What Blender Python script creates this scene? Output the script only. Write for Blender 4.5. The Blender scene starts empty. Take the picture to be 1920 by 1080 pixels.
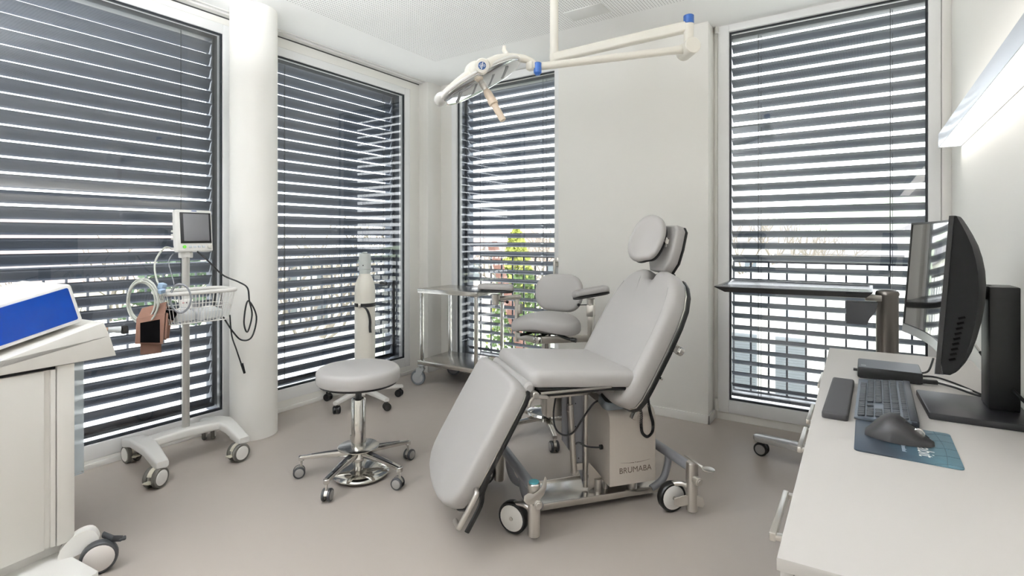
import bpy, bmesh, math, random
from mathutils import Vector, Matrix, Euler
R = math.radians
sc = bpy.context.scene
COL = sc.collection
random.seed(7)

# ------------------------------------------------------------------ helpers
def lin(c):
    c = c / 255.0
    return c / 12.92 if c <= 0.04045 else ((c + 0.055) / 1.055) ** 2.4

def S(r, g, b):
    return (lin(r), lin(g), lin(b), 1.0)

def mat(name, col, rough=0.5, metal=0.0, spec=0.5, noise=0.0, nscale=8.0, bump=0.0, bscale=200.0, coat=0.0, emit=None, estr=0.0, stretch=None, alpha=None):
    m = bpy.data.materials.new(name); m.use_nodes = True
    nt = m.node_tree; b = nt.nodes['Principled BSDF']
    b.inputs['Base Color'].default_value = col
    b.inputs['Roughness'].default_value = rough
    b.inputs['Metallic'].default_value = metal
    b.inputs['Specular IOR Level'].default_value = spec
    b.inputs['Coat Weight'].default_value = coat
    tc = nt.nodes.new('ShaderNodeTexCoord')
    src = tc.outputs['Object']
    if stretch:
        mp = nt.nodes.new('ShaderNodeMapping'); mp.inputs['Scale'].default_value = stretch
        nt.links.new(src, mp.inputs['Vector']); src = mp.outputs['Vector']
    if noise > 0:
        n = nt.nodes.new('ShaderNodeTexNoise'); n.inputs['Scale'].default_value = nscale; n.inputs['Detail'].default_value = 4
        nt.links.new(src, n.inputs['Vector'])
        mx = nt.nodes.new('ShaderNodeMix'); mx.data_type = 'RGBA'
        mx.inputs[6].default_value = tuple(max(0, v * (1 - noise)) for v in col[:3]) + (1,)
        mx.inputs[7].default_value = tuple(min(1, v * (1 + noise)) for v in col[:3]) + (1,)
        nt.links.new(n.outputs['Fac'], mx.inputs[0]); nt.links.new(mx.outputs[2], b.inputs['Base Color'])
    if bump > 0:
        n2 = nt.nodes.new('ShaderNodeTexNoise'); n2.inputs['Scale'].default_value = bscale; n2.inputs['Detail'].default_value = 2
        nt.links.new(src, n2.inputs['Vector'])
        bp = nt.nodes.new('ShaderNodeBump'); bp.inputs['Strength'].default_value = bump; bp.inputs['Distance'].default_value = 0.002
        nt.links.new(n2.outputs['Fac'], bp.inputs['Height']); nt.links.new(bp.outputs['Normal'], b.inputs['Normal'])
    if emit:
        b.inputs['Emission Color'].default_value = emit; b.inputs['Emission Strength'].default_value = estr
    return m

def glass_mat(name, ior, tint=(1, 1, 1, 1), gloss=(1, 1, 1, 1)):
    m = bpy.data.materials.new(name); m.use_nodes = True
    nt = m.node_tree; nt.nodes.clear()
    o = nt.nodes.new('ShaderNodeOutputMaterial'); mx = nt.nodes.new('ShaderNodeMixShader')
    t = nt.nodes.new('ShaderNodeBsdfTransparent'); g = nt.nodes.new('ShaderNodeBsdfGlossy'); f = nt.nodes.new('ShaderNodeFresnel')
    t.inputs['Color'].default_value = tint; g.inputs['Color'].default_value = gloss; g.inputs['Roughness'].default_value = 0.0
    f.inputs['IOR'].default_value = ior
    nt.links.new(f.outputs[0], mx.inputs[0]); nt.links.new(t.outputs[0], mx.inputs[1]); nt.links.new(g.outputs[0], mx.inputs[2])
    nt.links.new(mx.outputs[0], o.inputs['Surface'])
    return m

def rrect(w, h, r, n=5, cx=0, cy=0):
    pts = []
    for sx, sy, a0 in ((1, 1, 0), (-1, 1, 90), (-1, -1, 180), (1, -1, 270)):
        for k in range(n + 1):
            a = R(a0 + 90 * k / n)
            pts.append((cx + sx * (w / 2 - r) + r * math.cos(a), cy + sy * (h / 2 - r) + r * math.sin(a)))
    return pts

def ellipse(a, b, n=32, p=2.0):
    out = []
    for k in range(n):
        t = 2 * math.pi * k / n; c, s = math.cos(t), math.sin(t)
        out.append((a * math.copysign(abs(c) ** (2 / p), c), b * math.copysign(abs(s) ** (2 / p), s)))
    return out

def offset(poly, d):          # inward positive, counter-clockwise polygon
    n = len(poly); out = []
    for i in range(n):
        p0, p1, p2 = (Vector(poly[i - 1]), Vector(poly[i]), Vector(poly[(i + 1) % n]))
        e1 = p1 - p0; e2 = p2 - p1
        if e1.length < 1e-9: e1 = e2
        if e2.length < 1e-9: e2 = e1
        n1 = Vector((-e1.y, e1.x)).normalized(); n2 = Vector((-e2.y, e2.x)).normalized()
        b = n1 + n2
        if b.length < 1e-6: b = n1
        b.normalize(); k = d / max(0.35, b.dot(n1))
        out.append((p1.x + b.x * k, p1.y + b.y * k))
    return out

def spline(pts, n=8, closed=False):
    P = [Vector(p) for p in pts]; out = []; m = len(P)
    for i in range(m if closed else m - 1):
        p0 = P[(i - 1) % m] if (closed or i > 0) else P[i]
        p1 = P[i]; p2 = P[(i + 1) % m]
        p3 = P[(i + 2) % m] if (closed or i + 2 < m) else p2
        for k in range(n):
            t = k / n
            out.append(0.5 * ((2 * p1) + (p2 - p0) * t + (2 * p0 - 5 * p1 + 4 * p2 - p3) * t * t + (3 * p1 - p0 - 3 * p2 + p3) * t ** 3))
    if not closed: out.append(P[-1])
    return out

def frame(o, ex, ey, ez):
    m = Matrix.Identity(4)
    for i, v in enumerate((ex, ey, ez)):
        v = Vector(v)
        for j in range(3): m[j][i] = v[j]
    for j in range(3): m[j][3] = o[j]
    return m

def aim(o, z, up=(0, 0, 1)):
    z = Vector(z).normalized(); up = Vector(up)
    if abs(z.dot(up)) > 0.98: up = Vector((1, 0, 0))
    x = up.cross(z).normalized(); y = z.cross(x)
    return frame(o, x, y, z)

class MB:
    def __init__(s):
        s.bm = bmesh.new(); s.mi = 0; s.dn = s.bm.faces.layers.int.new('dn')
    def _done(s):
        for f in s.bm.faces:
            if f[s.dn] == 0:
                f.material_index = s.mi; f[s.dn] = 1
        return s
    def box(s, c, size, rot=None, bev=0.0, seg=2):
        M = Matrix.Translation(Vector(c)) @ (rot.to_4x4() if rot is not None else Matrix.Identity(4)) @ Matrix.Diagonal((size[0], size[1], size[2], 1))
        g = bmesh.ops.create_cube(s.bm, size=1.0, matrix=M)
        if bev > 0:
            bev = min(bev, 0.49 * min(size))
            es = set(e for v in g['verts'] for e in v.link_edges)
            bmesh.ops.bevel(s.bm, geom=list(es), offset=bev, segments=seg, affect='EDGES', profile=0.5)
        return s._done()
    def bx(s, x0, x1, y0, y1, z0, z1, bev=0.0, seg=2):
        return s.box(((x0 + x1) / 2, (y0 + y1) / 2, (z0 + z1) / 2), (abs(x1 - x0), abs(y1 - y0), abs(z1 - z0)), None, bev, seg)
    def loops(s, rings, closed_ring=True, cap0=True, cap1=True, wrap=False):
        V = [[s.bm.verts.new(p) for p in r] for r in rings]
        n = len(V[0]); k = len(V)
        for i in range(k if wrap else k - 1):
            a, b = V[i], V[(i + 1) % k]
            for j in range(n if closed_ring else n - 1):
                jj = (j + 1) % n
                try: s.bm.faces.new((a[j], a[jj], b[jj], b[j]))
                except ValueError: pass
        if closed_ring and not wrap:
            if cap0: s.bm.faces.new(list(reversed(V[0])))
            if cap1: s.bm.faces.new(V[-1])
        return s._done()
    def cyl(s, p0, p1, r0, r1=None, n=20, bev=0.0):
        r1 = r0 if r1 is None else r1
        p0 = Vector(p0); p1 = Vector(p1); L = (p1 - p0).length
        if bev > 0:
            return s.lathe([(max(1e-4, r0 - bev), 0), (r0, bev), (r1, L - bev), (max(1e-4, r1 - bev), L)], p0, p1 - p0, n)
        return s.lathe([(r0, 0), (r1, L)], p0, p1 - p0, n)
    def lathe(s, prof, o=(0, 0, 0), axis=(0, 0, 1), n=28):
        M = aim(o, axis); rings = []
        for r, z in prof:
            rings.append([M @ Vector((max(r, 1e-5) * math.cos(2 * math.pi * k / n), max(r, 1e-5) * math.sin(2 * math.pi * k / n), z)) for k in range(n)])
        return s.loops(rings)
    def ring(s, prof, o, axis, n=32):          # closed profile (r, z) loop swept round the axis
        M = aim(o, axis)
        rings = [[M @ Vector((r * math.cos(2 * math.pi * k / n), r * math.sin(2 * math.pi * k / n), z)) for r, z in prof] for k in range(n)]
        return s.loops(rings, wrap=True)
    def tube(s, pts, r, n=10, closed=False, sm=0, flat=None):
        P = spline(pts, sm, closed) if sm else [Vector(p) for p in pts]
        m = len(P); rings = []
        up = Vector((0, 0, 1)); nrm = None
        for i in range(m):
            a = P[i - 1] if (i > 0 or closed) else P[i]
            b = P[(i + 1) % m] if (i < m - 1 or closed) else P[i]
            t = (b - a)
            if t.length < 1e-9: t = Vector((0, 0, 1))
            t.normalize()
            if nrm is None:
                nrm = up.cross(t)
                if nrm.length < 0.1: nrm = Vector((1, 0, 0)).cross(t)
            nrm = (nrm - t * nrm.dot(t))
            if nrm.length < 1e-6: nrm = t.orthogonal()
            nrm.normalize(); bn = t.cross(nrm)
            rr = r[int(i * (len(r) - 1) / max(1, m - 1))] if isinstance(r, (list, tuple)) else r
            fy = flat if flat else 1.0
            rings.append([P[i] + nrm * rr * math.cos(2 * math.pi * k / n) + bn * rr * fy * math.sin(2 * math.pi * k / n) for k in range(n)])
        return s.loops(rings, wrap=closed)
    def prism(s, poly, h, M=None, bev=0.0, z0=0.0):
        M = M or Matrix.Identity(4)
        lv = [(0, z0), (0, z0 + h)] if bev <= 0 else [(bev, z0), (0.3 * bev, z0 + .3 * bev), (0, z0 + bev), (0, z0 + h - bev), (0.3 * bev, z0 + h - .3 * bev), (bev, z0 + h)]
        rings = [[M @ Vector((x, y, z)) for x, y in (offset(poly, d) if d > 0 else poly)] for d, z in lv]
        return s.loops(rings)
    def pad(s, poly, T, r, M=None, crown=0.0, rb=None, zfun=None, steps=4):
        M = M or Matrix.Identity(4); rb = r * 0.4 if rb is None else rb
        lv = [(rb, 0.0), (rb * 0.3, rb * 0.3), (0, rb)]
        for k in range(steps + 1):
            a = R(90 * k / steps); lv.append((r * (1 - math.cos(a)), T - r + r * math.sin(a)))
        rings = []
        for d, z in lv:
            q = offset(poly, d) if d > 0 else poly
            rings.append([(x, y, z) for x, y in q])
        q = offset(poly, r); cx = sum(p[0] for p in q) / len(q); cy = sum(p[1] for p in q) / len(q)
        for f, g in ((.97, .12), (.88, .4), (.7, .72), (.45, .93), (.2, 1.0), (.03, 1.0)):
            rings.append([(cx + (x - cx) * f, cy + (y - cy) * f, T + crown * g) for x, y in q])
        rings = [[M @ Vector((x, y, z + (zfun(x, y) if zfun else 0))) for x, y, z in rg] for rg in rings]
        return s.loops(rings)
    def ball(s, c, r, rot=None, n=16):
        r = (r, r, r) if not isinstance(r, (tuple, list)) else r
        M = Matrix.Translation(Vector(c)) @ (rot.to_4x4() if rot is not None else Matrix.Identity(4)) @ Matrix.Diagonal((r[0], r[1], r[2], 1))
        bmesh.ops.create_uvsphere(s.bm, u_segments=n, v_segments=max(6, n // 2), radius=1.0, matrix=M)
        return s._done()
    def quad(s, pts):
        s.bm.faces.new([s.bm.verts.new(p) for p in pts]); return s._done()
    def build(s, name, mats, parent=None, ang=38, matrix=None):
        bm = s.bm
        bmesh.ops.recalc_face_normals(bm, faces=bm.faces)
        th = R(ang)
        for f in bm.faces: f.smooth = True
        for e in bm.edges:
            e.smooth = len(e.link_faces) == 2 and e.calc_face_angle(0) < th
        bm.faces.layers.int.remove(s.dn)
        me = bpy.data.meshes.new(name)
        bm.to_mesh(me); bm.free()
        for m in (mats if isinstance(mats, (list, tuple)) else [mats]): me.materials.append(m)
        o = bpy.data.objects.new(name, me); COL.objects.link(o)
        if matrix is not None: o.matrix_local = matrix
        if parent is not None: o.parent = parent
        return o

def thing(name, label, cat, loc=(0, 0, 0), rotz=0.0, group=None):
    o = bpy.data.objects.new(name, None); COL.objects.link(o)
    o.empty_display_size = 0.1
    o.location = loc; o.rotation_euler = (0, 0, rotz)
    o['label'] = label; o['category'] = cat
    if group: o['group'] = group
    return o

def tag(o, label, cat, group=None, kind=None):
    if kind: o['kind'] = kind
    o['label'] = label; o['category'] = cat
    if group: o['group'] = group
    return o

def struct(o, label=None, cat=None):
    o['kind'] = 'structure'
    if label: o['label'] = label
    if cat: o['category'] = cat
    return o

def text_mesh(name, body, size, material, parent, M, ext=0.0004, align='CENTER'):
    cu = bpy.data.curves.new(name, 'FONT'); cu.body = body; cu.size = size; cu.extrude = ext
    cu.align_x = align; cu.align_y = 'CENTER'
    tmp = bpy.data.objects.new(name + '_t', cu); COL.objects.link(tmp)
    bpy.context.view_layer.update()
    dg = bpy.context.evaluated_depsgraph_get()
    me = bpy.data.meshes.new_from_object(tmp.evaluated_get(dg))
    bpy.data.objects.remove(tmp); bpy.data.curves.remove(cu)
    me.materials.clear(); me.materials.append(material)
    o = bpy.data.objects.new(name, me); COL.objects.link(o)
    o.parent = parent; o.matrix_local = M
    return o

# ------------------------------------------------------------------ materials
WHITE = mat('painted_white_wall', S(247, 245, 240), 0.62, noise=0.012, nscale=3, bump=0.06, bscale=350)
FRAMEW = mat('white_window_paint', S(246, 246, 246), 0.38, noise=0.008, nscale=2)
TRIMW = mat('white_trim_paint', S(238, 236, 232), 0.45, noise=0.008, nscale=2)
GASK = mat('black_gasket', S(34, 38, 44), 0.5)
ANTH = mat('anthracite_metal', S(86, 92, 101), 0.42, metal=0.25, noise=0.03, nscale=4)
SLAT = mat('grey_slat_coating', S(112, 119, 132), 0.42, metal=0.15, noise=0.03, nscale=3)
CORD = mat('grey_cord', S(70, 74, 80), 0.7)
GLASS = glass_mat('window_glass', 1.9, (0.96, 0.975, 0.975, 1))
UPH = mat('grey_upholstery', S(180, 177, 175), 0.48, noise=0.012, nscale=6, bump=0.12, bscale=420)
UPHD = mat('darker_grey_upholstery', S(170, 167, 165), 0.5, noise=0.012, nscale=6, bump=0.12, bscale=420)
BLK = mat('black_plastic', S(14, 14, 15), 0.42, noise=0.02)
BLKM = mat('black_rubber', S(18, 18, 19), 0.65, noise=0.03)
DGREY = mat('dark_grey_plastic', S(52, 53, 56), 0.45, noise=0.02)
STEEL = mat('brushed_steel', S(214, 211, 206), 0.22, metal=1.0, noise=0.06, nscale=30, stretch=(1, 1, 0.05))
CHROME = mat('polished_chrome', S(214, 212, 208), 0.1, metal=1.0, noise=0.02)
SATIN = mat('satin_nickel', S(206, 202, 196), 0.3, metal=0.95, noise=0.03, nscale=20)
HOUS = mat('champagne_grey_housing', S(205, 197, 188), 0.36, metal=0.15, noise=0.015, nscale=5)
GREYM = mat('grey_painted_metal', S(150, 152, 158), 0.42, metal=0.2, noise=0.02)
WPL = mat('white_plastic', S(236, 234, 230), 0.4, noise=0.01)
CREAM = mat('cream_lacquer', S(240, 236, 226), 0.3, noise=0.008)
BEIGE = mat('beige_handle_plastic', S(222, 204, 184), 0.5, noise=0.02)
BLUE = mat('blue_joint_cap', S(52, 100, 178), 0.35, noise=0.02)
LGREY = mat('light_grey_laminate', S(228, 225, 219), 0.45, noise=0.01, nscale=4)
TYRE = mat('grey_caster_tyre', S(92, 90, 84), 0.55, noise=0.03)
DESKM = mat('warm_white_desktop', S(194, 190, 186), 0.5, noise=0.008, nscale=5, bump=0.03, bscale=600)
BLUEGLASS = mat('blue_display_film', S(10, 60, 150), 0.12, coat=0.6, noise=0.08, nscale=1.5)
SCREEN = mat('grey_display_glass', S(104, 104, 106), 0.3, coat=0.3)
MSCREEN = mat('dark_glossy_screen', S(12, 13, 16), 0.09, spec=0.9, coat=1.0)
BROWN = mat('brown_cuff_fabric', S(124, 92, 78), 0.85, noise=0.06, nscale=40, bump=0.2, bscale=500)
VELCRO = mat('black_velcro', S(10, 9, 10), 0.95, spec=.05, noise=0.1, nscale=200)
HOSE = mat('grey_hose', S(196, 198, 190), 0.5, noise=0.02)
CLEAR = mat('frosted_acrylic', S(214, 224, 230), .15)
_b = CLEAR.node_tree.nodes['Principled BSDF']; _b.inputs['Alpha'].default_value = .45
GREEN = mat('green_button', S(110, 200, 70), 0.4)
LAMPAL = mat('lamp_aluminium', S(202, 206, 212), 0.33, metal=0.7, noise=0.02)
MIRR = mat('mirrored_lamp_glass', S(225, 228, 230), 0.05, metal=1.0)

def floor_mat():
    m = mat('poured_taupe_floor', S(182, 173, 165), 0.36, noise=0.045, nscale=1.6, bump=0.05, bscale=60)
    nt = m.node_tree; b = nt.nodes['Principled BSDF']
    n = nt.nodes.new('ShaderNodeTexNoise'); n.inputs['Scale'].default_value = 14; n.inputs['Detail'].default_value = 6
    tc = [x for x in nt.nodes if x.type == 'TEX_COORD'][0]
    nt.links.new(tc.outputs['Object'], n.inputs['Vector'])
    mr = nt.nodes.new('ShaderNodeMapRange'); mr.inputs['To Min'].default_value = 0.30; mr.inputs['To Max'].default_value = 0.44
    nt.links.new(n.outputs['Fac'], mr.inputs['Value']); nt.links.new(mr.outputs['Result'], b.inputs['Roughness'])
    return m
FLOOR = floor_mat()

def ceiling_mat():
    # perforated acoustic boards: a square grid of small round holes inside a plain margin
    m = mat('perforated_ceiling', S(238, 237, 234), 0.7)
    nt = m.node_tree; b = nt.nodes['Principled BSDF']; L = nt.links
    tc = [x for x in nt.nodes if x.type == 'TEX_COORD'][0]
    def math_(op, a, bb=None):
        n = nt.nodes.new('ShaderNodeMath'); n.operation = op
        if isinstance(a, (int, float)): n.inputs[0].default_value = a
        else: L.new(a, n.inputs[0])
        if bb is not None:
            if isinstance(bb, (int, float)): n.inputs[1].default_value = bb
            else: L.new(bb, n.inputs[1])
        return n.outputs[0]
    sp = nt.nodes.new('ShaderNodeSeparateXYZ'); L.new(tc.outputs['Object'], sp.inputs[0])
    P = 0.018
    fx = math_('SUBTRACT', math_('FRACT', math_('DIVIDE', sp.outputs[0], P)), 0.5)
    fy = math_('SUBTRACT', math_('FRACT', math_('DIVIDE', sp.outputs[1], P)), 0.5)
    d = math_('SQRT', math_('ADD', math_('MULTIPLY', fx, fx), math_('MULTIPLY', fy, fy)))
    hole = math_('LESS_THAN', d, 0.24)
    inx = math_('MULTIPLY', math_('GREATER_THAN', sp.outputs[0], -2.85), math_('LESS_THAN', sp.outputs[0], 0.05))
    iny = math_('LESS_THAN', sp.outputs[1], 3.16)
    a1 = math_('MULTIPLY', math_('MULTIPLY', math_('GREATER_THAN', sp.outputs[0], -1.57), math_('LESS_THAN', sp.outputs[0], -1.305)), math_('MULTIPLY', math_('GREATER_THAN', sp.outputs[1], 2.915), math_('LESS_THAN', sp.outputs[1], 3.075)))
    msk = math_('MULTIPLY', math_('MULTIPLY', hole, math_('MULTIPLY', inx, iny)), math_('SUBTRACT', 1.0, a1))
    mx = nt.nodes.new('ShaderNodeMix'); mx.data_type = 'RGBA'
    mx.inputs[6].default_value = S(253, 253, 252); mx.inputs[7].default_value = S(178, 178, 178)
    L.new(msk, mx.inputs[0]); L.new(mx.outputs[2], b.inputs['Base Color'])
    return m
CEIL = ceiling_mat()

# ------------------------------------------------------------------ camera
cd = bpy.data.cameras.new('camera'); cam = bpy.data.objects.new('camera', cd); COL.objects.link(cam)
cam.location = (0, 0, 1.2); cam.rotation_euler = (R(90), 0, R(33.7))
cd.sensor_width = 36; cd.lens = 992.5 / 1920 * 36; cd.shift_y = -(540 - 447) / 1920; cd.clip_start = 0.02; cd.clip_end = 500
sc.camera = cam
SKY, EXPO, LAMP_DN, LAMP_UP, FILL_DN, FILL_UP = 2.8, 1.05, 1.8, 3.3, 3.0, 54.0
# ------------------------------------------------------------------ the room
XL, XR, YB, YF, ZC = -3.36, 0.387, 3.70, -2.7, 2.605
struct(MB().bx(XL - .3, XR + .2, YF - .2, YB + .3, -0.2, 0).build('floor', FLOOR), 'taupe poured floor of the treatment room', 'floor')
c = MB().bx(XL - .3, XR + .2, YF - .2, YB + .3, ZC, ZC + .25)
struct(c.build('ceiling', CEIL), 'white perforated acoustic ceiling', 'ceiling')
W1 = (-0.45, 1.762, 0.122, 2.487); W2 = (2.118, 3.346, 0.152, 2.462)
W3 = (-3.064, -2.055, 0.133, 2.54); W4 = (-0.746, 0.289, 0.133, 2.56)
m = MB()
WT = 0.30
for y0, y1, z0, z1 in ((YF, W1[0] - .08, 0, ZC), (W1[1] + .06, W2[0] - .06, 0, ZC), (W2[1] + .06, YB + .3, 0, ZC),
                       (W1[0] - .08, W1[1] + .06, 0, W1[2] - .08), (W1[0] - .08, W1[1] + .06, W1[3] + .06, ZC),
                       (W2[0] - .06, W2[1] + .06, 0, W2[2] - .08), (W2[0] - .06, W2[1] + .06, W2[3] + .06, ZC)):
    m.bx(XL - WT, XL, y0, y1, z0, z1)
m.bx(XL - .1, -3.255, 3.525, YB + .02, 0, ZC, .004)
struct(m.build('wall_left', WHITE), 'white window wall on the left', 'wall')
m = MB()
for x0, x1, z0, z1 in ((XL - .02, W3[0] - .055, 0, ZC), (W3[1] + .055, W4[0] - .07, 0, ZC), (W4[1] + .057, XR + .2, 0, ZC),
                       (W3[0] - .055, W3[1] + .055, 0, W3[2] - .08), (W3[0] - .055, W3[1] + .055, W3[3] + .07, ZC),
                       (W4[0] - .07, W4[1] + .057, 0, W4[2] - .08), (W4[0] - .07, W4[1] + .057, W4[3] + .075, ZC)):
    m.bx(x0, x1, YB, YB + WT, z0, z1)
m.bx(-1.943, -0.843, 3.55, YB + .02, 0, ZC, .003)
struct(m.build('wall_back', WHITE), 'warm white back wall between the two tall windows', 'wall')
struct(MB().bx(XR, XR + .2, YF, YB + .3, 0, ZC).build('wall_right', WHITE), 'warm white wall behind the desk', 'wall')
struct(MB().bx(XL - .3, XR + .2, YF - .2, YF, 0, ZC).build('wall_front', WHITE), 'white wall behind the viewer', 'wall')
# baseboards
m = MB().bx(-1.955, -0.831, 3.538, 3.55, 0, .058, .003).bx(-0.843, -0.831, 3.538, YB, 0, .058, .003)
struct(m.build('baseboard_back', TRIMW))
m = MB().bx(XL, -3.245, 3.515, 3.527, 0, .06, .002).bx(-3.257, -3.245, 3.515, YB, 0, .06, .002).bx(-3.25, W3[0] - .05, YB - .012, YB, 0, .06, .002)
m.bx(XL, XL + .012, W2[0] - .3, 3.515, 0, .028, .003).bx(XL, XL + .012, YF, W1[1] + .1, 0, .028, .003)
struct(m.build('baseboard_left', TRIMW))
struct(MB().bx(XR - .012, XR, YF, 3.69, 0, .06, .002).build('baseboard_right', TRIMW))
# shadow-gap curtain track between the left wall and the ceiling
m = MB().bx(XL + .002, XL + .05, YF, 3.515, ZC - .012, ZC + .01)
m.bx(XL + .075, XL + .09, YF, 3.515, ZC - .007, ZC + .01, .002)
o = struct(m.build('trim_1', [TRIMW])); 
struct(MB().bx(XL - .002, XL + .004, YF, 3.517, ZC - .019, ZC - .012).build('trim_2', mat('dark_shadow_gap', S(70, 70, 70), .8)))
struct(MB().bx(W4[1] + .057, XR, YB - .02, YB + .01, 0, ZC, .003).build('trim_3', TRIMW))
struct(MB().bx(W4[0] - .092, W4[0] - .07, YB - .006, YB + .02, 0, ZC, .003).bx(W4[0] - .09, W4[1] + .06, YB - .004, YB + .02, W4[3] + .075, ZC, .002).build('trim_4', TRIMW))
# round column standing in front of the left wall
struct(MB().cyl((-3.13, 1.83, 0), (-3.13, 1.83, ZC), .134, n=64).build('trim_5', WHITE), 'round white column between the two left windows', 'column')

# windows: a along the wall, d outward from the inner wall face
def MAP(side):
    return (lambda a, d, z: (XL - d, a, z)) if side == 'left' else (lambda a, d, z: (a, YB + d, z))
def wbox(m, f, a0, a1, d0, d1, z0, z1, bev=0):
    p, q = f(a0, d0, z0), f(a1, d1, z1)
    return m.bx(min(p[0], q[0]), max(p[0], q[0]), min(p[1], q[1]), max(p[1], q[1]), z0, z1, bev)
def ringbox(m, f, a0, a1, z0, z1, t, d0, d1, bev=0, tb=None, tt=None, tr=None):
    tb = t if tb is None else tb; tt = t if tt is None else tt; tr = t if tr is None else tr
    wbox(m, f, a0 - t, a0, d0, d1, z0 - tb, z1 + tt, bev); wbox(m, f, a1, a1 + tr, d0, d1, z0 - tb, z1 + tt, bev)
    wbox(m, f, a0, a1, d0, d1, z0 - tb, z0, bev); wbox(m, f, a0, a1, d0, d1, z1, z1 + tt, bev)

def window(n, side, W, lab, t, tb, tt, tr=None, proud=0.0, handle=None):
    f = MAP(side); a0, a1, z0, z1 = W
    root = thing('window_%d' % n, lab, 'window', (0, 0, 0)); root['kind'] = 'structure'
    m = MB(); ringbox(m, f, a0, a1, z0, z1, t, -proud, .075, .003, tb, tt, tr); m.build('window_frame', FRAMEW, root)
    m = MB(); ringbox(m, f, a0 + .011, a1 - .011, z0 + .011, z1 - .011, .0115, .010, .024); m.build('gasket', GASK, root)
    m = MB(); wbox(m, f, a0 - .058, a0 - .046, .075, .30, z0 - .06, z1 + .062); wbox(m, f, a1 + .046, a1 + .058, .075, .30, z0 - .06, z1 + .062); wbox(m, f, a0 - .046, a1 + .046, .075, .30, z1 + .05, z1 + .062); m.build('outer_reveal', ANTH, root)
    m = MB()
    p, q = f(a0 + .002, .026, z0), f(a1 - .002, .026, z1)
    m.quad([(p[0], p[1], z0), (q[0], q[1], z0), (q[0], q[1], z1), (p[0], p[1], z1)])
    m.build('pane', GLASS, root)
    m = MB(); wbox(m, f, a0 - .046, a1 + .046, .075, .34, z0 - .075, z0 - .06); m.build('outer_sill', mat('window_sill_metal_%d' % n, S(226, 226, 226), .4), root)
    if handle:
        a, z = handle
        m = MB(); wbox(m, f, a - .014, a + .014, -proud - .012, -proud, z + .005, z + .075, .004)
        p = f(a, -proud - .012, z + .045); q = f(a, -proud - .048, z + .045)
        m.cyl(p, q, .009); wbox(m, f, a - .009, a + .009, -proud - .056, -proud - .042, z - .09, z + .056, .004)
        m.build('window_handle', SATIN, root)
    return root
window(1, 'left', W1, 'wide floor-to-ceiling window nearest on the left wall', .06, .08, .06)
window(2, 'left', W2, 'tall window left of the corner behind the white gas cylinder', .06, .08, .06)
window(3, 'back', W3, 'narrow tall window in the back corner behind the steel cart', .055, .08, .06, proud=.012, handle=(-2.028, 0.975))
w4 = window(4, 'back', W4, 'tall window at the right end of the back wall beside the desk', .068, .08, .072, .055, proud=.014)
for z in (2.56, .06):
    m = MB(); m.cyl((W4[0] - .076, YB - .02, z), (W4[0] - .076, YB - .02, z + .075), .011, n=14).bx(W4[0] - .085, W4[0] - .06, YB - .018, YB, z + .01, z + .06, .002)
    m.build('hinge', TRIMW, w4)

# venetian blinds outside the glass
def blind(side, W, lab, pitch, width, tilt, zref, cords, dslat=.20, endgap=.012):
    f = MAP(side); a0, a1, z0, z1 = W[0] - .044, W[1] + .044, W[2] - .015, W[3] + .05
    root = thing('venetian_blind', lab, 'blind', f((a0 + a1) / 2, dslat, z0), 0, 'external venetian blinds')
    ox, oy, oz = root.location
    g = lambda a, d, z: Vector(f(a, d, z)) - Vector((ox, oy, oz))
    wc, ws = width * math.cos(R(tilt)), width * math.sin(R(tilt))
    prof = []
    N = 8
    for k in range(N + 1):
        t = k / N
        bow = .0045 * math.sin(2 * math.pi * t) + .003 * math.sin(math.pi * t)
        nx, nz = math.sin(R(tilt)), math.cos(R(tilt))
        prof.append((-wc / 2 + wc * t + nx * bow, ws / 2 - ws * t + nz * bow))
    th = .0012
    nx, nz = math.sin(R(tilt)), math.cos(R(tilt))
    bead = [(prof[0][0] - .003, prof[0][1] + .004), (prof[0][0] + .002, prof[0][1] + .0055)]
    loop = [bead[0]] + [(p[0] - nx * th, p[1] - nz * th) for p in prof] + [(p[0] + nx * th, p[1] + nz * th) for p in reversed(prof)] + [bead[1]]
    k0 = math.ceil((z0 + .03 - zref) / pitch); k1 = math.floor((z1 - .03 - zref) / pitch)
    m = MB()
    for k in range(k0, k1 + 1):
        zc = zref + k * pitch - ws / 2
        m.loops([[g(a0 + endgap + .012, dslat + d, zc + z) for d, z in loop], [g(a1 - endgap - .012, dslat + d, zc + z) for d, z in loop]])
    m.build('slat_stack', SLAT, root, ang=60)
    for a in (a0 + .004, a1 - .004 - .016):
        m = MB(); p, q = g(a, dslat - .02, z0), g(a + .016, dslat + .02, z1)
        m.bx(min(p.x, q.x), max(p.x, q.x), min(p.y, q.y), max(p.y, q.y), p.z, q.z, .002); m.build('guide_rail', ANTH, root)
    m = MB(); p, q = g(a0 + .02, dslat - .04, z0 + .004), g(a1 - .02, dslat + .04, z0 + .022)
    m.bx(min(p.x, q.x), max(p.x, q.x), min(p.y, q.y), max(p.y, q.y), p.z, q.z, .003); m.build('bottom_rail', ANTH, root)
    m = MB(); p, q = g(a0 + .02, dslat - .04, z1 - .045), g(a1 - .02, dslat + .04, z1 - .004)
    m.bx(min(p.x, q.x), max(p.x, q.x), min(p.y, q.y), max(p.y, q.y), p.z, q.z, .003); m.build('head_rail', ANTH, root)
    for a in cords:
        m = MB()
        for d, r, da in ((-wc / 2 - .004, .0022, 0), (wc / 2 + .004, .0012, 0), (0, .0016, .012)):
            p = g(a + da, dslat + d, z0 + .02); q = g(a + da, dslat + d, z1 - .02)
            m.cyl(p, q, r, n=6)
        m.build('ladder_cord', CORD, root)
    return root
blind('left', W1, 'external grey blind behind the widest left window', .0795, .073, 53, 1.912, (1.594, 0.2))
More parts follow.
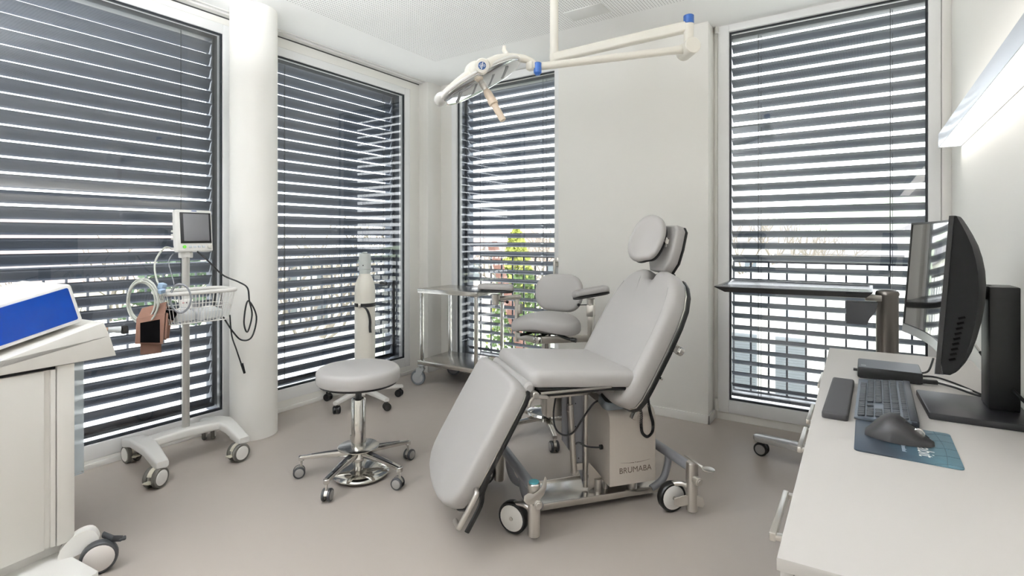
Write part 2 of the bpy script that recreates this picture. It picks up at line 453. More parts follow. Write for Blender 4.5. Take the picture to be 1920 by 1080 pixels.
blind('left', W2, 'external grey blind behind the window with the gas cylinder', .0795, .072, 50, 1.28, (3.258, 2.30))
blind('back', W3, 'external grey blind behind the window with the steel cart', .080, .075, 29, 1.24, (-2.926, -2.262))
blind('back', W4, 'external grey blind behind the window next to the desk', .080, .075, 29, 1.244, (-0.594, 0.125))

# flush service panel in the ceiling
m = MB().bx(-1.565, -1.31, 2.92, 3.07, ZC - .003, ZC + .002, .001)
tag(m.build('access_panel', mat('ceiling_panel_white', S(226, 226, 224), .6)), 'small flush rectangular panel in the ceiling above the lamp arm', 'panel')

# up-and-down fill lights added out of view to brighten the room
CDIF = mat('fill_light_diffuser', S(250, 252, 255), .6, emit=(.93, .965, 1, 1), estr=FILL_DN)
CUP = mat('fill_light_upper_diffuser', S(250, 252, 255), .6, emit=(.93, .965, 1, 1), estr=FILL_UP)
for i, (x, y) in enumerate(((-1.72, .3), (-2.2, -1.5))):
    CL = thing('added_fill_light', ('unseen long flat fill light added behind the console cart', 'unseen long flat fill light added at the very rear of the room')[i], 'lamp', (x, y, ZC), 0, 'added fill lights')
    m = MB()
    for a0, a1, b0, b1 in ((-.17, .17, -.62, -.60), (-.17, .17, .60, .62), (-.17, -.15, -.60, .60), (.15, .17, -.60, .60)): m.bx(a0, a1, b0, b1, -.50, -.46, .002)
    m.bx(-.15, .15, -.6, .6, -.484, -.476)
    m.build('fill_light_frame', LAMPAL, CL)
    for b in (-.5, .5): MB().cyl((0, b, -.47), (0, b, 0), .002, n=6).build('hanging_wire', SATIN, CL)
    MB().bx(-.149, .149, -.599, .599, -.497, -.49).build('diffuser', CDIF, CL)
    MB().bx(-.149, .149, -.599, .599, -.470, -.463).build('upper_diffuser', CUP, CL)
# ------------------------------------------------------------------ casters
def add_wheel(m, c, ax, r, w, hub=.76):
    a = Vector(ax).normalized(); o = Vector(c) - a * w / 2
    m.mi = 0
    m.lathe([(r * hub, 0), (r * .92, 0), (r * .98, w * .12), (r, w * .3), (r, w * .7), (r * .98, w * .88), (r * .92, w), (r * hub, w)], o, a, 32)
    m.mi = 1
    m.lathe([(r * .2, -.0035), (r * hub * .9, -.0025), (r * hub, .001), (r * hub, w - .001), (r * hub * .9, w + .0025), (r * .2, w + .0035)], o, a, 28)
    m.mi = 0
    return m

def caster(parent, x, y, head, r, w, gap, top, fork, wm, stem=.011, off=.35, hood=True, brake=None, z0=0.0):
    h = Vector((math.cos(R(head)), math.sin(R(head)), 0)); a = Vector((-h.y, h.x, 0))
    b = Vector((x, y, z0)); wc = b + h * off * r + Vector((0, 0, r))
    m = MB()
    rot = Euler((0, 0, R(head))).to_matrix()
    if gap > 0:
        m.cyl(b + Vector((0, 0, 1.75 * r)), Vector((x, y, top)), stem, n=16)
        if hood:
            prof = []
            for k in range(9):
                t = R(20 + 150 * k / 8); prof.append((math.cos(t) * r * .92, math.sin(t) * r * 1.0))
            prof = prof + [(math.cos(t) * r * .35, math.sin(t) * r * .35) for t in (R(170), R(120), R(60), R(20))]
            m.prism(prof, (gap - w) * .92, frame(wc + a * (gap - w) * .46, h, Vector((0, 0, 1)), h.cross(Vector((0, 0, 1)))))
        m.cyl(wc - a * gap / 2, wc + a * gap / 2, r * .14, n=10)
        if brake is not None:
            m.box(wc + h * r * .95 + Vector((0, 0, -r * .15)), (r * .7, gap * .8, r * .12), rot, .002)
    else:
        m.cyl(b + Vector((0, 0, 2.1 * r)), Vector((x, y, top)), stem, n=16)
        m.box(b + h * off * r * .4 + Vector((0, 0, 2.15 * r)), (r * 1.1, w + .016, r * .2), rot, .003)
        for s in (-1, 1):
            q = wc + a * s * (w / 2 + .005)
            m.loops([[Vector(p) + a * s * e for p in (b - h * r * .35 + a * s * (w / 2 + .004) + Vector((0, 0, 2.2 * r)), b + h * r * .75 + a * s * (w / 2 + .004) + Vector((0, 0, 2.2 * r)),
                      wc + h * r * .22 + a * s * (w / 2 + .004) + Vector((0, 0, -r * .18)), wc - h * r * .22 + a * s * (w / 2 + .004) + Vector((0, 0, -r * .18)))] for e in (0, .004)])
        m.cyl(wc - a * (w / 2 + .011), wc + a * (w / 2 + .011), r * .13, n=10)
    c = m.build('caster', fork, parent)
    if gap > 0:
        for s in (-1, 1):
            add_wheel(MB(), wc + a * s * gap / 2, a, r, w).build('wheel', wm, c)
    else:
        add_wheel(MB(), wc, a, r, w).build('wheel', wm, c)
    return c

# ------------------------------------------------------------------ operating chair (local x towards the head, y away from the viewer)
OC = thing('operating_chair', 'large grey reclining operating chair in the middle of the floor', 'operating chair', (-1.053, 2.243, 0), R(51))
m = MB().bx(-.29, .312, -.102, .102, .036, .056, .004)
m.bx(-.29, .312, -.106, -.098, .034, .062, .002).bx(-.29, .312, .098, .106, .034, .062, .002)
m.build('base_plate', STEEL, OC)
for x, yn, yf in ((-.373, -.252, .252), (.346, -.272, .272)):
    m = MB().cyl((x, yn, .205), (x, yf, .205), .0215, n=24)
    s = 1 if x < 0 else -1
    for y in (-.095, .095):
        m.tube([(x, y, .2), (x + s * .004, y, .15), (x + s * .03, y, .085), (x + s * .09, y, .05)], .016, n=12, sm=5)
    m.build('cross_bar', GREYM, OC)
def oc_caster(x, y, wx, wy, head, name_pedal):
    sgn = -1 if y < 0 else 1
    m = MB().cyl((x, y, .022), (x, y, .232), .0252, n=28, bev=.004)
    m.cyl((x, y + sgn * .02, .165), (x, y + sgn * .052, .165), .0175, n=20, bev=.002)
    m.cyl((x, y + sgn * .045, .165), (x, y + sgn * .058, .165), .0125, n=18, bev=.002)
    a = Vector((math.cos(R(head)), math.sin(R(head)), 0))
    wc = Vector((wx, wy, .0655))
    q = wc + a * .026 * (1 if a.y * sgn >= 0 else -1)
    p = Vector((x, y, .0655))
    if x > 0:
        poly = [(0, .004), (.045, .02), (.09, .028), (.112, .018), (.118, -.004), (.112, -.016), (.062, -.008), (.016, -.022), (-.002, -.016)]
        dv = (p - q); dv.z = 0; dv.normalize()
        nrm = Vector((0, 0, 1)).cross(dv)
        m.prism(poly, .012, frame(q - nrm * .006, dv, (0, 0, 1), dv.cross(Vector((0, 0, 1)))), .003)
    m.cyl(wc - a * .024, wc + a * .024, .008, n=12)
    m.tube([p + Vector((0, 0, .05)), (p + wc) / 2 + Vector((0, 0, .065)), wc + Vector((0, 0, .052))], .012, n=10, sm=4)
    c = m.build('caster', SATIN, OC)
    add_wheel(MB(), wc, a, .0645, .036, .83).build('wheel', [BLK, WPL], c)
    if y < 0 and x < 0:
        pts = [(-.062, -.02), (-.048, -.036), (-.022, -.038), (.004, -.028), (.026, -.008), (.038, .016), (.042, .045), (.036, .058), (.026, .038), (.014, .016), (-.004, .004), (-.02, -.002), (-.04, .004), (-.058, -.004)]
        MB().prism([(u_ * .98, v_) for u_, v_ in pts], .006, frame((x + .004, y - .03, .205), (1, 0, 0), (0, .25, .97), Vector((1, 0, 0)).cross(Vector((0, .25, .97)))), .0015).build('brake_pedal', SATIN, c)
        MB().cyl((x, y, .232), (x, y, .237), .021, n=24, bev=.001).build('status_cap', mat('teal_status_cap', S(70, 150, 160), .3, noise=.1, nscale=60), c)
    else:
        g = MB()
        g.prism(ellipse(.032, .02, 20), .004, frame((x + .045, y + sgn * .05, .212), (.94, 0, -.1), (0, 1, .2), (.1, -.2, 1)), .001)
        g.box((x - .022, y + sgn * .03, .252), (.085, .018, .004), Euler((0, R(38), 0)).to_matrix(), .0012)
        g.cyl((x + .012, y, .228), (x + .03, y + sgn * .03, .216), .007, n=10)
        g.build('brake_pedal', SATIN, c)
oc_caster(-.373, -.252, -.432, -.170, 273.7 - 51, 0)
oc_caster(.346, -.272, .284, -.212, 320 - 51, 0)
oc_caster(-.373, .252, -.455, .27, 75, 0)
oc_caster(.346, .272, .40, .20, 100, 0)
# lifting column, actuator and housing
m = MB()
m.mi = 0
m.prism([(-.155, .50), (-.052, .50), (-.052, .075), (-.085, .19), (-.155, .29)], .008, frame((0, -.012, 0), (1, 0, 0), (0, 0, 1), (0, -1, 0)))
m.mi = 1
for x, z in ((-.118, .47), (-.09, .45), (-.118, .36), (-.09, .345), (-.1, .27), (-.075, .2)):
    m.cyl((x, -.0195, z), (x, -.0215, z), .0028, n=10)
m.build('column_plate', [GREYM, BLK], OC)
MB().cyl((-.046, -.03, .07), (-.044, -.03, .495), .0105, n=20).build('guide_tube', SATIN, OC)
m = MB().cyl((-.1235, -.035, .455), (-.104, -.035, .145), .0142, n=20, bev=.002).cyl((-.125, -.035, .497), (-.1235, -.035, .455), .0075, n=14)
m.cyl((-.1245, -.035, .43), (-.1238, -.035, .425), .0152, n=20).cyl((-.104, -.045, .145), (-.104, -.02, .145), .013, n=16).bx(-.1, -.06, -.03, -.022, .15, .18)
m.build('actuator', SATIN, OC)
MB().prism([(-.04, .065), (.07, .11), (.03, .11), (-.04, .19)], .006, frame((0, -.05, 0), (1, 0, 0), (0, 0, 1), (0, -1, 0))).build('gusset_plate', SATIN, OC)
for x_, y_, r_, z_ in ((.002, -.06, .017, .115), (.05, -.04, .012, .115), (.17, -.07, .022, .115)): MB().cyl((x_, y_, .056), (x_, y_, z_), r_, n=20).build('column_foot', SATIN, OC)
prof = [(-.131, .104), (.10, .104), (.10, .452), (-.075, .44), (-.1, .434), (-.117, .424), (-.127, .409), (-.131, .39)]
hs = MB().prism([(-y_, z_) for y_, z_ in reversed(prof)], .232, frame((.256, 0, 0), (0, -1, 0), (0, 0, 1), (-1, 0, 0)), .003)
hs = hs.build('machine_housing', HOUS, OC)
TXT = mat('dark_bronze_print', S(112, 98, 86), .5)
text_mesh('maker_lettering', 'BRUMABA', .036, TXT, hs, frame((.152, -.1315, .166), (1, 0, 0), (0, 0, 1), (0, -1, 0)))
m = MB()
for s in (-1, 1):
    pts = [(.152 + s * .006, .196), (.152 + s * .03, .1975), (.152 + s * .075, .2035)]
    top = [(x, z + .0028 - .0012 * k) for k, (x, z) in enumerate(pts)]
    P = pts + list(reversed(top))
    if s < 0: P = list(reversed(P))
    m.prism(P, .0005, frame((0, -.1312, 0), (1, 0, 0), (0, 0, 1), (0, -1, 0)))
m.cyl((.152, -.1312, .199), (.152, -.1318, .199), .0022, n=10)
m.build('maker_emblem', TXT, hs)
m = MB().bx(-.225, -.02, -.05, .05, .493, .503, .001)
for x in (-.195, -.125, -.05):
    m.cyl((x, -.03, .503), (x, -.03, .511), .006, n=12)
m.bx(-.21, -.03, .03, .1, .38, .49, .004)
m.build('mounting_bracket', SATIN, OC)
# seat
t = R(4.5); ex = Vector((math.cos(t), 0, -math.sin(t))); ez = Vector((math.sin(t), 0, math.cos(t)))
o = Vector((-.385, 0, .607))
out = rrect(.52, .51, .04, 5, .26, 0)
so = MB().pad(out, .066, .030, frame(o, ex, (0, 1, 0), ez), crown=.006).build('seat_cushion', UPH, OC)
m = MB(); m.mi = 0
m.prism(rrect(.46, .49, .035, 5, .25, 0), .012, frame(o - ez * .014, ex, (0, 1, 0), ez), .003)
m.mi = 1
m.bx(-.345, -.03, -.255, -.232, .578, .588, .002).bx(-.345, -.03, .232, .255, .578, .588, .002)
m.mi = 0
m.bx(-.35, -.02, -.24, .24, .565, .580, .003)
m.bx(-.24, .02, -.05, .05, .503, .57, .003)
m.build('seat_frame', [BLK, STEEL], OC)
m = MB().pad(rrect(.12, .36, .03, 4, 0, 0), .045, .018, frame((.035, 0, .532), ex, (0, 1, 0), ez)); m.build('seat_tail_cushion', UPHD, OC)
# roll between seat and leg rest, hinge
m = MB().cyl((-.388, -.245, .603), (-.388, .245, .603), .024, n=28, bev=.01); m.build('hinge_roll', UPH, OC)
for s in (-1, 1):
    m = MB(); m.cyl((-.372, s * .245, .583), (-.372, s * .275, .583), .014, n=20, bev=.002).cyl((-.372, s * .27, .583), (-.372, s * .279, .583), .008, n=14)
    m.box((-.345, s * .258, .572), (.055, .016, .014), Euler((0, R(10), 0)).to_matrix(), .004)
    m.tube([(-.372, s * .25, .575), (-.39, s * .25, .555), (-.395, s * .25, .535)], .009, n=8)
    m.build('hinge', SATIN, OC)
# leg rest
dl = Vector((-.5, 0, -.866)); nl = Vector((-.866, 0, .5))
o = Vector((-.381, 0, .600))
half = [(.0, .572), (.10, .566), (.185, .548), (.245, .515), (.272, .47), (.282, .40), (.284, .20), (.282, .06), (.268, .022), (.235, .006), (.12, .0)]
out = [(x, y) for x, y in half] + [(-x, y) for x, y in reversed(half[1:])]
out = list(reversed(out))
MB().pad(out, .066, .020, frame(o + nl * .021, (0, 1, 0), dl, nl), crown=.003, rb=.008).build('leg_cushion', UPH, OC)
fo = offset(out, .012)
m = MB(); m.mi = 0
m.prism(offset(out, .006), .007, frame(o + nl * .0145, (0, 1, 0), dl, nl), .001)
m.mi = 1
m.prism(out, .015, frame(o, (0, 1, 0), dl, nl), .003)
m.mi = 1
for s in (-1, 1):
    m.tube([o + Vector((0, s * .262, 0)) + dl * .36 - nl * .002, o + Vector((0, s * .268, 0)) + dl * .42 - nl * .006, o + Vector((0, s * .272, 0)) + dl * .47 - nl * .022, o + Vector((0, s * .272, 0)) + dl * .575 - nl * .022], .007, n=8, sm=4, flat=1.6)
m.build('leg_frame', [STEEL, BLK], OC)
for s in (-1, 1):
    b = o + nl * .028
    pts = [b + dl * .418 + Vector((0, s * .27, 0)), b + dl * .425 + Vector((0, s * .297, 0)), b + dl * .445 + Vector((0, s * .304, 0)), b + dl * .54 + Vector((0, s * .304, 0)), b + dl * .56 + Vector((0, s * .297, 0)), b + dl * .566 + Vector((0, s * .24, 0))]
    MB().tube(pts, .0105, n=12, sm=4).build('leg_handle', SATIN, OC)
# backrest
db = Vector((.5, 0, .866)); nb = Vector((-.866, 0, .5))
o = Vector((.088, 0, .446)) - nb * .007
half = [(0, .0), (.16, .0), (.215, .008), (.25, .03), (.266, .07), (.272, .14), (.275, .30), (.27, .42), (.256, .50), (.225, .565), (.185, .61), (.14, .637), (.095, .647), (.06, .645), (.041, .634), (.034, .615), (.03, .602), (.018, .596)]
out = [(x, y) for x, y in half] + [(-x, y) for x, y in reversed(half[1:])]
MB().pad(out, .082, .034, frame(o + nb * .029, (0, -1, 0), db, nb), crown=.004, rb=.01, steps=5).build('back_cushion', UPH, OC)
# stitched seams down both sides of the backrest
m = MB()
for s in (-1, 1):
    pts = [o + nb * .1105 + db * l + Vector((0, s * y, 0)) for y, l in ((.232, .05), (.236, .15), (.238, .30), (.232, .42), (.218, .50), (.195, .56))]
    m.tube(pts, .0016, n=6, sm=3)
m.build('back_seam', UPHD, OC)
m = MB(); m.mi = 0
q = [(x, y) for x, y in out if not (y > .59 and abs(x) < .1)]
m.prism(offset(q, .003), .009, frame(o + nb * .0205, (0, -1, 0), db, nb), .001)
m.mi = 1
m.prism(q, .021, frame(o, (0, -1, 0), db, nb), .003)
m.mi = 0
for s in (-1, 1):
    m.box(o + db * .09 - nb * .012 + Vector((0, s * .20, 0)), (.02, .03, .22), Euler((0, R(30), 0)).to_matrix(), .006)
m.build('back_frame', [STEEL, BLK], OC)
for s in (-1, 1):
    m = MB()
    b = o + db * .335 - nb * .004 + Vector((0, s * .245, 0))
    m.box(b - nb * .018, (.03, .02, .035), Euler((0, R(30), 0)).to_matrix(), .003).cyl(b - nb * .03, b - nb * .058, .019, n=20, bev=.004)
    m.build('clamp_knob', CHROME, OC)
    MB().cyl(o + db * .19 + Vector((0, s * .268, 0)) - nb * .004, o + db * .19 + Vector((0, s * .268, 0)) - nb * .014, .005, n=10).build('frame_screw', CHROME, OC)
# head rest: octagonal plate and cradle cushion
dh = Vector((.259, 0, .966)); nh = Vector((-.966, 0, .259))
o = Vector((.400, 0, 1.028))
octo = [(-.06, 0), (.06, 0), (.092, .05), (.100, .12), (.096, .205), (.072, .228), (-.072, .228), (-.096, .205), (-.1, .12), (-.092, .05)]
hp = MB().pad(octo, .048, .012, frame(o + nh * .014, (0, -1, 0), dh, nh), rb=.004).build('head_plate', UPHD, OC)
m = MB(); m.mi = 1; m.prism(octo, .010, frame(o, (0, -1, 0), dh, nh), .002); m.mi = 0; m.prism(offset(octo, .006), .006, frame(o + nh * .0095, (0, -1, 0), dh, nh)); m.mi = 1
m.bx(.36, .43, -.035, .035, .99, 1.03, .008).box((.385, 0, .985), (.028, .06, .12), Euler((0, R(30), 0)).to_matrix(), .006)
m.build('head_frame', [STEEL, BLK], OC)
cpos = Vector((.288, -.012, 1.192)); d2 = Vector((.43, -.02, .90)).normalized()
n2 = (Vector((-.90, 0, .43)) * math.cos(R(38)) + Vector((0, -1, 0)) * math.sin(R(38))); n2 = (n2 - d2 * n2.dot(d2)).normalized(); e2 = d2.cross(n2)
kid = []
for k in range(40):
    a = 2 * math.pi * k / 40
    dlt = abs((math.degrees(a) - 292 + 180) % 360 - 180); rr = 1 - .16 * math.exp(-(dlt / 24.0) ** 2)
    kid.append((.079 * rr * math.copysign(abs(math.cos(a)) ** .88, math.cos(a)), .122 * rr * math.copysign(abs(math.sin(a)) ** .9, math.sin(a))))
kid.reverse()
if sum(kid[i - 1][0] * kid[i][1] - kid[i][0] * kid[i - 1][1] for i in range(40)) < 0: kid.reverse()
cz = lambda x, y: 3.6 * x * x + 1.2 * y * y
hc = MB().pad(kid, .05, .022, frame(cpos - n2 * .03, e2, d2, n2), zfun=cz, rb=.012).build('head_cushion', UPH, OC)
m = MB().pad(offset(kid, .006), .036, .012, frame(cpos - n2 * .064, e2, d2, n2), zfun=cz).build('cradle_shell', BLK, hc)
m = MB().cyl(cpos - n2 * .05, cpos - n2 * .05 + Vector((.06, -.02, .0)), .011, n=14).ball((.365, -.05, 1.19), .016).cyl((.36, -.07, 1.185), (.36, -.03, 1.185), .014, n=18, bev=.003)
m.tube([(.37, -.04, 1.18), (.385, -.03, 1.14), (.375, -.03, 1.10)], .010, n=10, sm=4).cyl((.365, -.05, 1.19), (.42, -.04, 1.15), .009, n=12)
m.build('head_joint', CHROME, OC)
# chair cables
m = MB().tube([(-.19, -.03, .495), (-.205, -.04, .42), (-.20, -.05, .36), (-.165, -.055, .328), (-.12, -.06, .335), (-.075, -.06, .39), (-.02, -.06, .455), (.022, -.06, .468)], .0042, n=8, sm=6)
m.tube([(-.1, -.04, .275), (-.085, -.05, .282), (-.05, -.06, .265), (.0, -.06, .255), (.022, -.06, .255)], .0042, n=8, sm=6)
m.build('drive_cable', DGREY, OC)
for z in (.468, .255): MB().cyl((.012, -.06, z), (.026, -.06, z), .011, n=14).build('cable_gland', BLK, OC)

# hand control lying on the chair housing, with its coiled cord
HC = thing('hand_control', 'black keypad hand control lying on the chair housing below the seat', 'hand control', OC.matrix_basis @ Vector((.065, -.106, .460)), R(51))
HC.rotation_euler = (R(13), 0, R(51))
hp_ = frame((0, 0, 0), (.96, 0, .0), (0, 1, .08), (0, -.08, 1))
b = MB().pad(rrect(.15, .09, .028, 5), .036, .010, frame((0.0, 0, 0.0), (1, 0, 0), (0, .99, .1), (0, -.1, .99))).build('control_body', mat('blue_grey_plastic', S(128, 136, 142), .35, .2), HC)
m = MB().prism(rrect(.136, .076, .024, 5), .003, frame((0.0, -.0035, .0355), (1, 0, 0), (0, .99, .1), (0, -.1, .99)), .001); m.build('keypad', BLK, HC)
m = MB()
for i in range(4):
    for j in range(3):
        m.box((-.03 + i * .022, -.024 + j * .02, .0395 + (-.024 + j * .02) * .1), (.012 if j != 1 else .013, .006, .001), None, .0004)
m.build('keypad_button', mat('pale_key_print', S(170, 172, 172), .5), HC)
cpts = spline([(.075, -.02, .02), (.105, -.045, -.02), (.112, -.052, -.085), (.122, -.056, -.125), (.148, -.058, -.145), (.172, -.056, -.125), (.174, -.05, -.085), (.16, -.046, -.045), (.15, -.04, -.01), (.15, -.02, .03)], 10)
m = MB(); N = len(cpts)
hel = []
for i in range((N - 1) * 6):
    f = i / 6.0; k = int(f); p = cpts[k].lerp(cpts[k + 1], f - k); t = (cpts[k + 1] - cpts[k]).normalized()
    u_ = t.orthogonal().normalized(); u_ = Vector((0, 1, 0)) - t * t.y; u_.normalize(); v_ = t.cross(u_)
    a = i * 2 * math.pi / 8
    hel.append(p + u_ * .0052 * math.cos(a) + v_ * .0052 * math.sin(a))
m.tube(hel, .0023, n=5); m.build('coiled_cord', BLKM, HC)
# ------------------------------------------------------------------ five-star bases
def star_arm(m, a, r0, r1, z0, z1, w0, w1, h0, h1, bev=.004):
    h = Vector((math.cos(R(a)), math.sin(R(a)), 0)); s = Vector((-h.y, h.x, 0)); Z = Vector((0, 0, 1))
    rings = []
    for r, z, w, t in ((r0, z0, w0, h0), ((r0 + r1) / 2, (z0 + z1) / 2 + .002, (w0 + w1) / 2, (h0 + h1) / 2), (r1, z1, w1, h1)):
        sec = rrect(w, t, min(w, t) * .28, 2)
        rings.append([h * r + s * x + Z * (z - t / 2 + y) for x, y in sec])
    m.loops(rings)

# ------------------------------------------------------------------ round work stool
ST = thing('work_stool', 'round grey backless stool on a chrome five-star base', 'stool', (-2.135, 1.80, 0))
MB().pad(ellipse(.205, .205, 56), .072, .024, frame((0, 0, .478), (1, 0, 0), (0, 1, 0), (0, 0, 1)), crown=.010, rb=.012, steps=5).build('seat', UPH, ST)
MB().cyl((0, 0, .468), (0, 0, .48), .19, n=40).cyl((0, 0, .44), (0, 0, .47), .030, .034, n=20).build('seat_plate', BLK, ST)
m = MB(); m.mi = 0
m.lathe([(.036, .135), (.036, .385), (.033, .39), (.026, .39), (.026, .375)], n=36)
m.mi = 1; m.cyl((0, 0, .36), (0, 0, .45), .0155, n=24); m.cyl((0, 0, .383), (0, 0, .391), .024, .019, n=24)
m.mi = 0; m.cyl((0, 0, .05), (0, 0, .14), .026, n=24)
m.build('gas_column', [CHROME, DGREY], ST)
MB().lathe([(.02, .142), (.098, .142), (.102, .145), (.102, .149), (.098, .152), (.02, .154)], n=48).build('upper_disc', STEEL, ST)
m = MB()
M = frame((.01, 0, .042), (1, 0, 0.02), (0, 1, 0), (0, 0, 1))
m.lathe([(.02, .052), (.09, .046), (.132, .034), (.141, .026), (.141, .020), (.13, .018), (.02, .03)], (.008, 0, 0), (.03, 0, 1), 48)
m.lathe([(.02, .036), (.10, .032), (.118, .022), (.118, .016), (.1, .014), (.02, .014)], (.03, .02, 0), (-.05, .05, 1), 40)
m.build('foot_ring', CHROME, ST)
m = MB(); m.cyl((0, 0, .098), (0, 0, .14), .05, .04, n=30)
m.build('hub', CHROME, ST)
for k in range(5):
    a = 2 + 72 * k; h = Vector((math.cos(R(a)), math.sin(R(a)), 0))
    m = MB(); m.mi = 0; star_arm(m, a, .03, .285, .137, .108, .042, .026, .034, .018)
    m.cyl(h * .282 + Vector((0, 0, .084)), h * .282 + Vector((0, 0, .106)), .015, n=18, bev=.002)
    m.mi = 1; star_arm(m, a, .07, .262, .1345, .1105, .02, .012, .004, .004)
    m.build('leg', [CHROME, DGREY], ST)
    caster(ST, h.x * .282, h.y * .282, (200, 95, 170, 235, 120)[k], .029, .012, .028, .09, SATIN, [DGREY, mat('caster_hub_grey', S(150, 148, 145), .5) if k == 0 else bpy.data.materials['caster_hub_grey']], stem=.006)

# ------------------------------------------------------------------ vital-signs monitor trolley
VT = thing('monitor_trolley', 'white rolling pole stand with a wire basket in front of the wide left window', 'trolley', (-3.05, 1.40, 0), R(-4))
def vt_leg(m, p, q, w0, w1):
    pass
m = MB()
def sweep(m, pts):      # pts: (x, y, ztop, halfwidth, thickness)
    rings = []
    for i, (x, y, z, w, t) in enumerate(pts):
        a = Vector(pts[max(0, i - 1)][:2]); b = Vector(pts[min(len(pts) - 1, i + 1)][:2]); d = (b - a).normalized(); s = Vector((-d.y, d.x, 0))
        sec = rrect(2 * w, t, min(w, t / 2) * .55, 3)
        rings.append([Vector((x, y, z - t / 2)) + s * u + Vector((0, 0, v)) for u, v in sec])
    m.loops(rings)
for y in (-.195, .195):
    sweep(m, [(-.245, y, .126, .026, .03), (-.225, y, .135, .031, .05), (-.1, y, .165, .036, .05), (0, y, .176, .046, .048), (.1, y, .168, .036, .05), (.2, y, .142, .031, .052), (.235, y, .134, .029, .05), (.25, y, .126, .026, .03)])
sweep(m, [(0, -.2, .172, .05, .045), (0, -.13, .177, .042, .045), (0, 0, .186, .05, .05), (0, .13, .177, .042, .045), (0, .2, .172, .05, .045)])
m.build('base_frame', WPL, VT)
wm_v = [TYRE, WPL]
for (x, y), hd in (((.212, -.2), -60), ((.222, .19), -80), ((-.235, -.185), 5), ((-.215, .205), 150)):
    caster(VT, x, y, hd, .0485, .02, .046, .12, mat('cream_caster_hood', S(214, 208, 190), .45) if x == .212 else bpy.data.materials['cream_caster_hood'], wm_v, stem=.016, brake=1)
ALU = mat('matt_aluminium', S(196, 194, 190), .38, .7, noise=.02)
MB().cyl((0, 0, .18), (0, 0, 1.13), .0185, n=30).build('pole', ALU, VT)
# wire basket: white coated rim, wires, floor
bw, bd, bh, bz = .34, .215, .155, .925
bc = Vector((.125, .0, 0))
def rr3(w, h, r, z): return [bc + Vector((y, x, z)) for x, y in rrect(w, h, r, 6)]
m = MB(); m.tube(rr3(bw, bd, .045, bz), .0105, n=10, closed=True)
m.build('basket_rim', WPL, VT)
m = MB()
m.tube(rr3(bw - .06, bd - .05, .03, bz - bh), .003, n=6, closed=True); m.tube(rr3(bw - .03, bd - .025, .035, bz - bh * .5), .0022, n=6, closed=True)
up, lo = rrect(bw, bd, .045, 6), rrect(bw - .06, bd - .05, .03, 6)
def per(poly, n):
    P = [Vector(p) for p in poly]; L = [(P[(i + 1) % len(P)] - P[i]).length for i in range(len(P))]; T = sum(L); out = []
    for k in range(n):
        s = T * k / n; i = 0
        while s > L[i]: s -= L[i]; i += 1
        out.append(P[i].lerp(P[(i + 1) % len(P)], s / max(L[i], 1e-9)))
    return out
for a, b in zip(per(up, 56), per(lo, 56)):
    m.cyl(bc + Vector((a.y, a.x, bz)), bc + Vector((b.y, b.x, bz - bh)), .0016, n=5)
for k in range(-5, 6):
    m.cyl(bc + Vector((-bd / 2 + .025, k * .025, bz - bh)), bc + Vector((bd / 2 - .025, k * .025, bz - bh)), .0016, n=5)
m.bx(.0, .03, -.02, .02, bz - .06, bz - .02, .003)
m.build('wire_basket', WPL, VT)
MB().bx(-.022, .018, -.03, .03, 1.095, 1.125, .004).cyl((0, 0, 1.1), (0, 0, 1.126), .024, n=20).build('pole_mount', WPL, VT)

VM = thing('patient_monitor', 'small white patient monitor with a grey screen on top of the rolling pole', 'monitor', (-3.045, 1.432, 1.128), R(-3))
m = MB().box((.005, .0, .112), (.045, .182, .226), Euler((0, R(-6), 0)).to_matrix(), .008, 3)
m.box((-.045, .004, .105), (.075, .15, .175), Euler((0, R(-6), 0)).to_matrix(), .018, 3)
for k in range(3): m.box((-.04, -.078, .07 + k * .02), (.05, .008, .012), None, .002)
m.box((-.02, -.078, .016), (.05, .03, .012), None, .003)
m.build('monitor_case', WPL, VM)
MT = Matrix.Translation((.0285, 0, .115)) @ Euler((0, R(-6), 0)).to_matrix().to_4x4()
def onface(m, x, y, z, sx, sy, sz, bev=.001): 
    rot = Euler((0, R(-6), 0)).to_matrix(); return m.box(MT @ Vector((x, y, z)), (sx, sy, sz), rot, bev)
m = MB(); onface(m, 0, .006, .014, .004, .155, .166, .0015); m.build('screen_bezel', BLK, VM)
m = MB(); onface(m, .0018, .008, .016, .003, .128, .148, .0008); m.build('screen', SCREEN, VM)
m = MB(); b = MT @ Vector((0, -.055, -.088)); m.cyl(b, b + Vector((.0045, 0, 0)), .0085, n=18); m.build('power_button', GREEN, VM)
m = MB()
for k in range(4): onface(m, .0, -.025 + k * .022, -.088, .004, .015, .011, .001)
m.build('soft_key', mat('pale_key_plastic', S(206, 212, 218), .5), VM)
m = MB(); b = MT @ Vector((-.002, .073, -.088)); m.cyl(b, b + Vector((.009, 0, 0)), .011, n=20, bev=.001); m.build('rotary_knob', mat('knob_grey', S(196, 194, 186), .4), VM)
m = MB(); onface(m, -.0005, .0, .106, .0015, .026, .004, .0002); m.build('maker_mark', mat('blue_print', S(50, 80, 150), .5), VM)
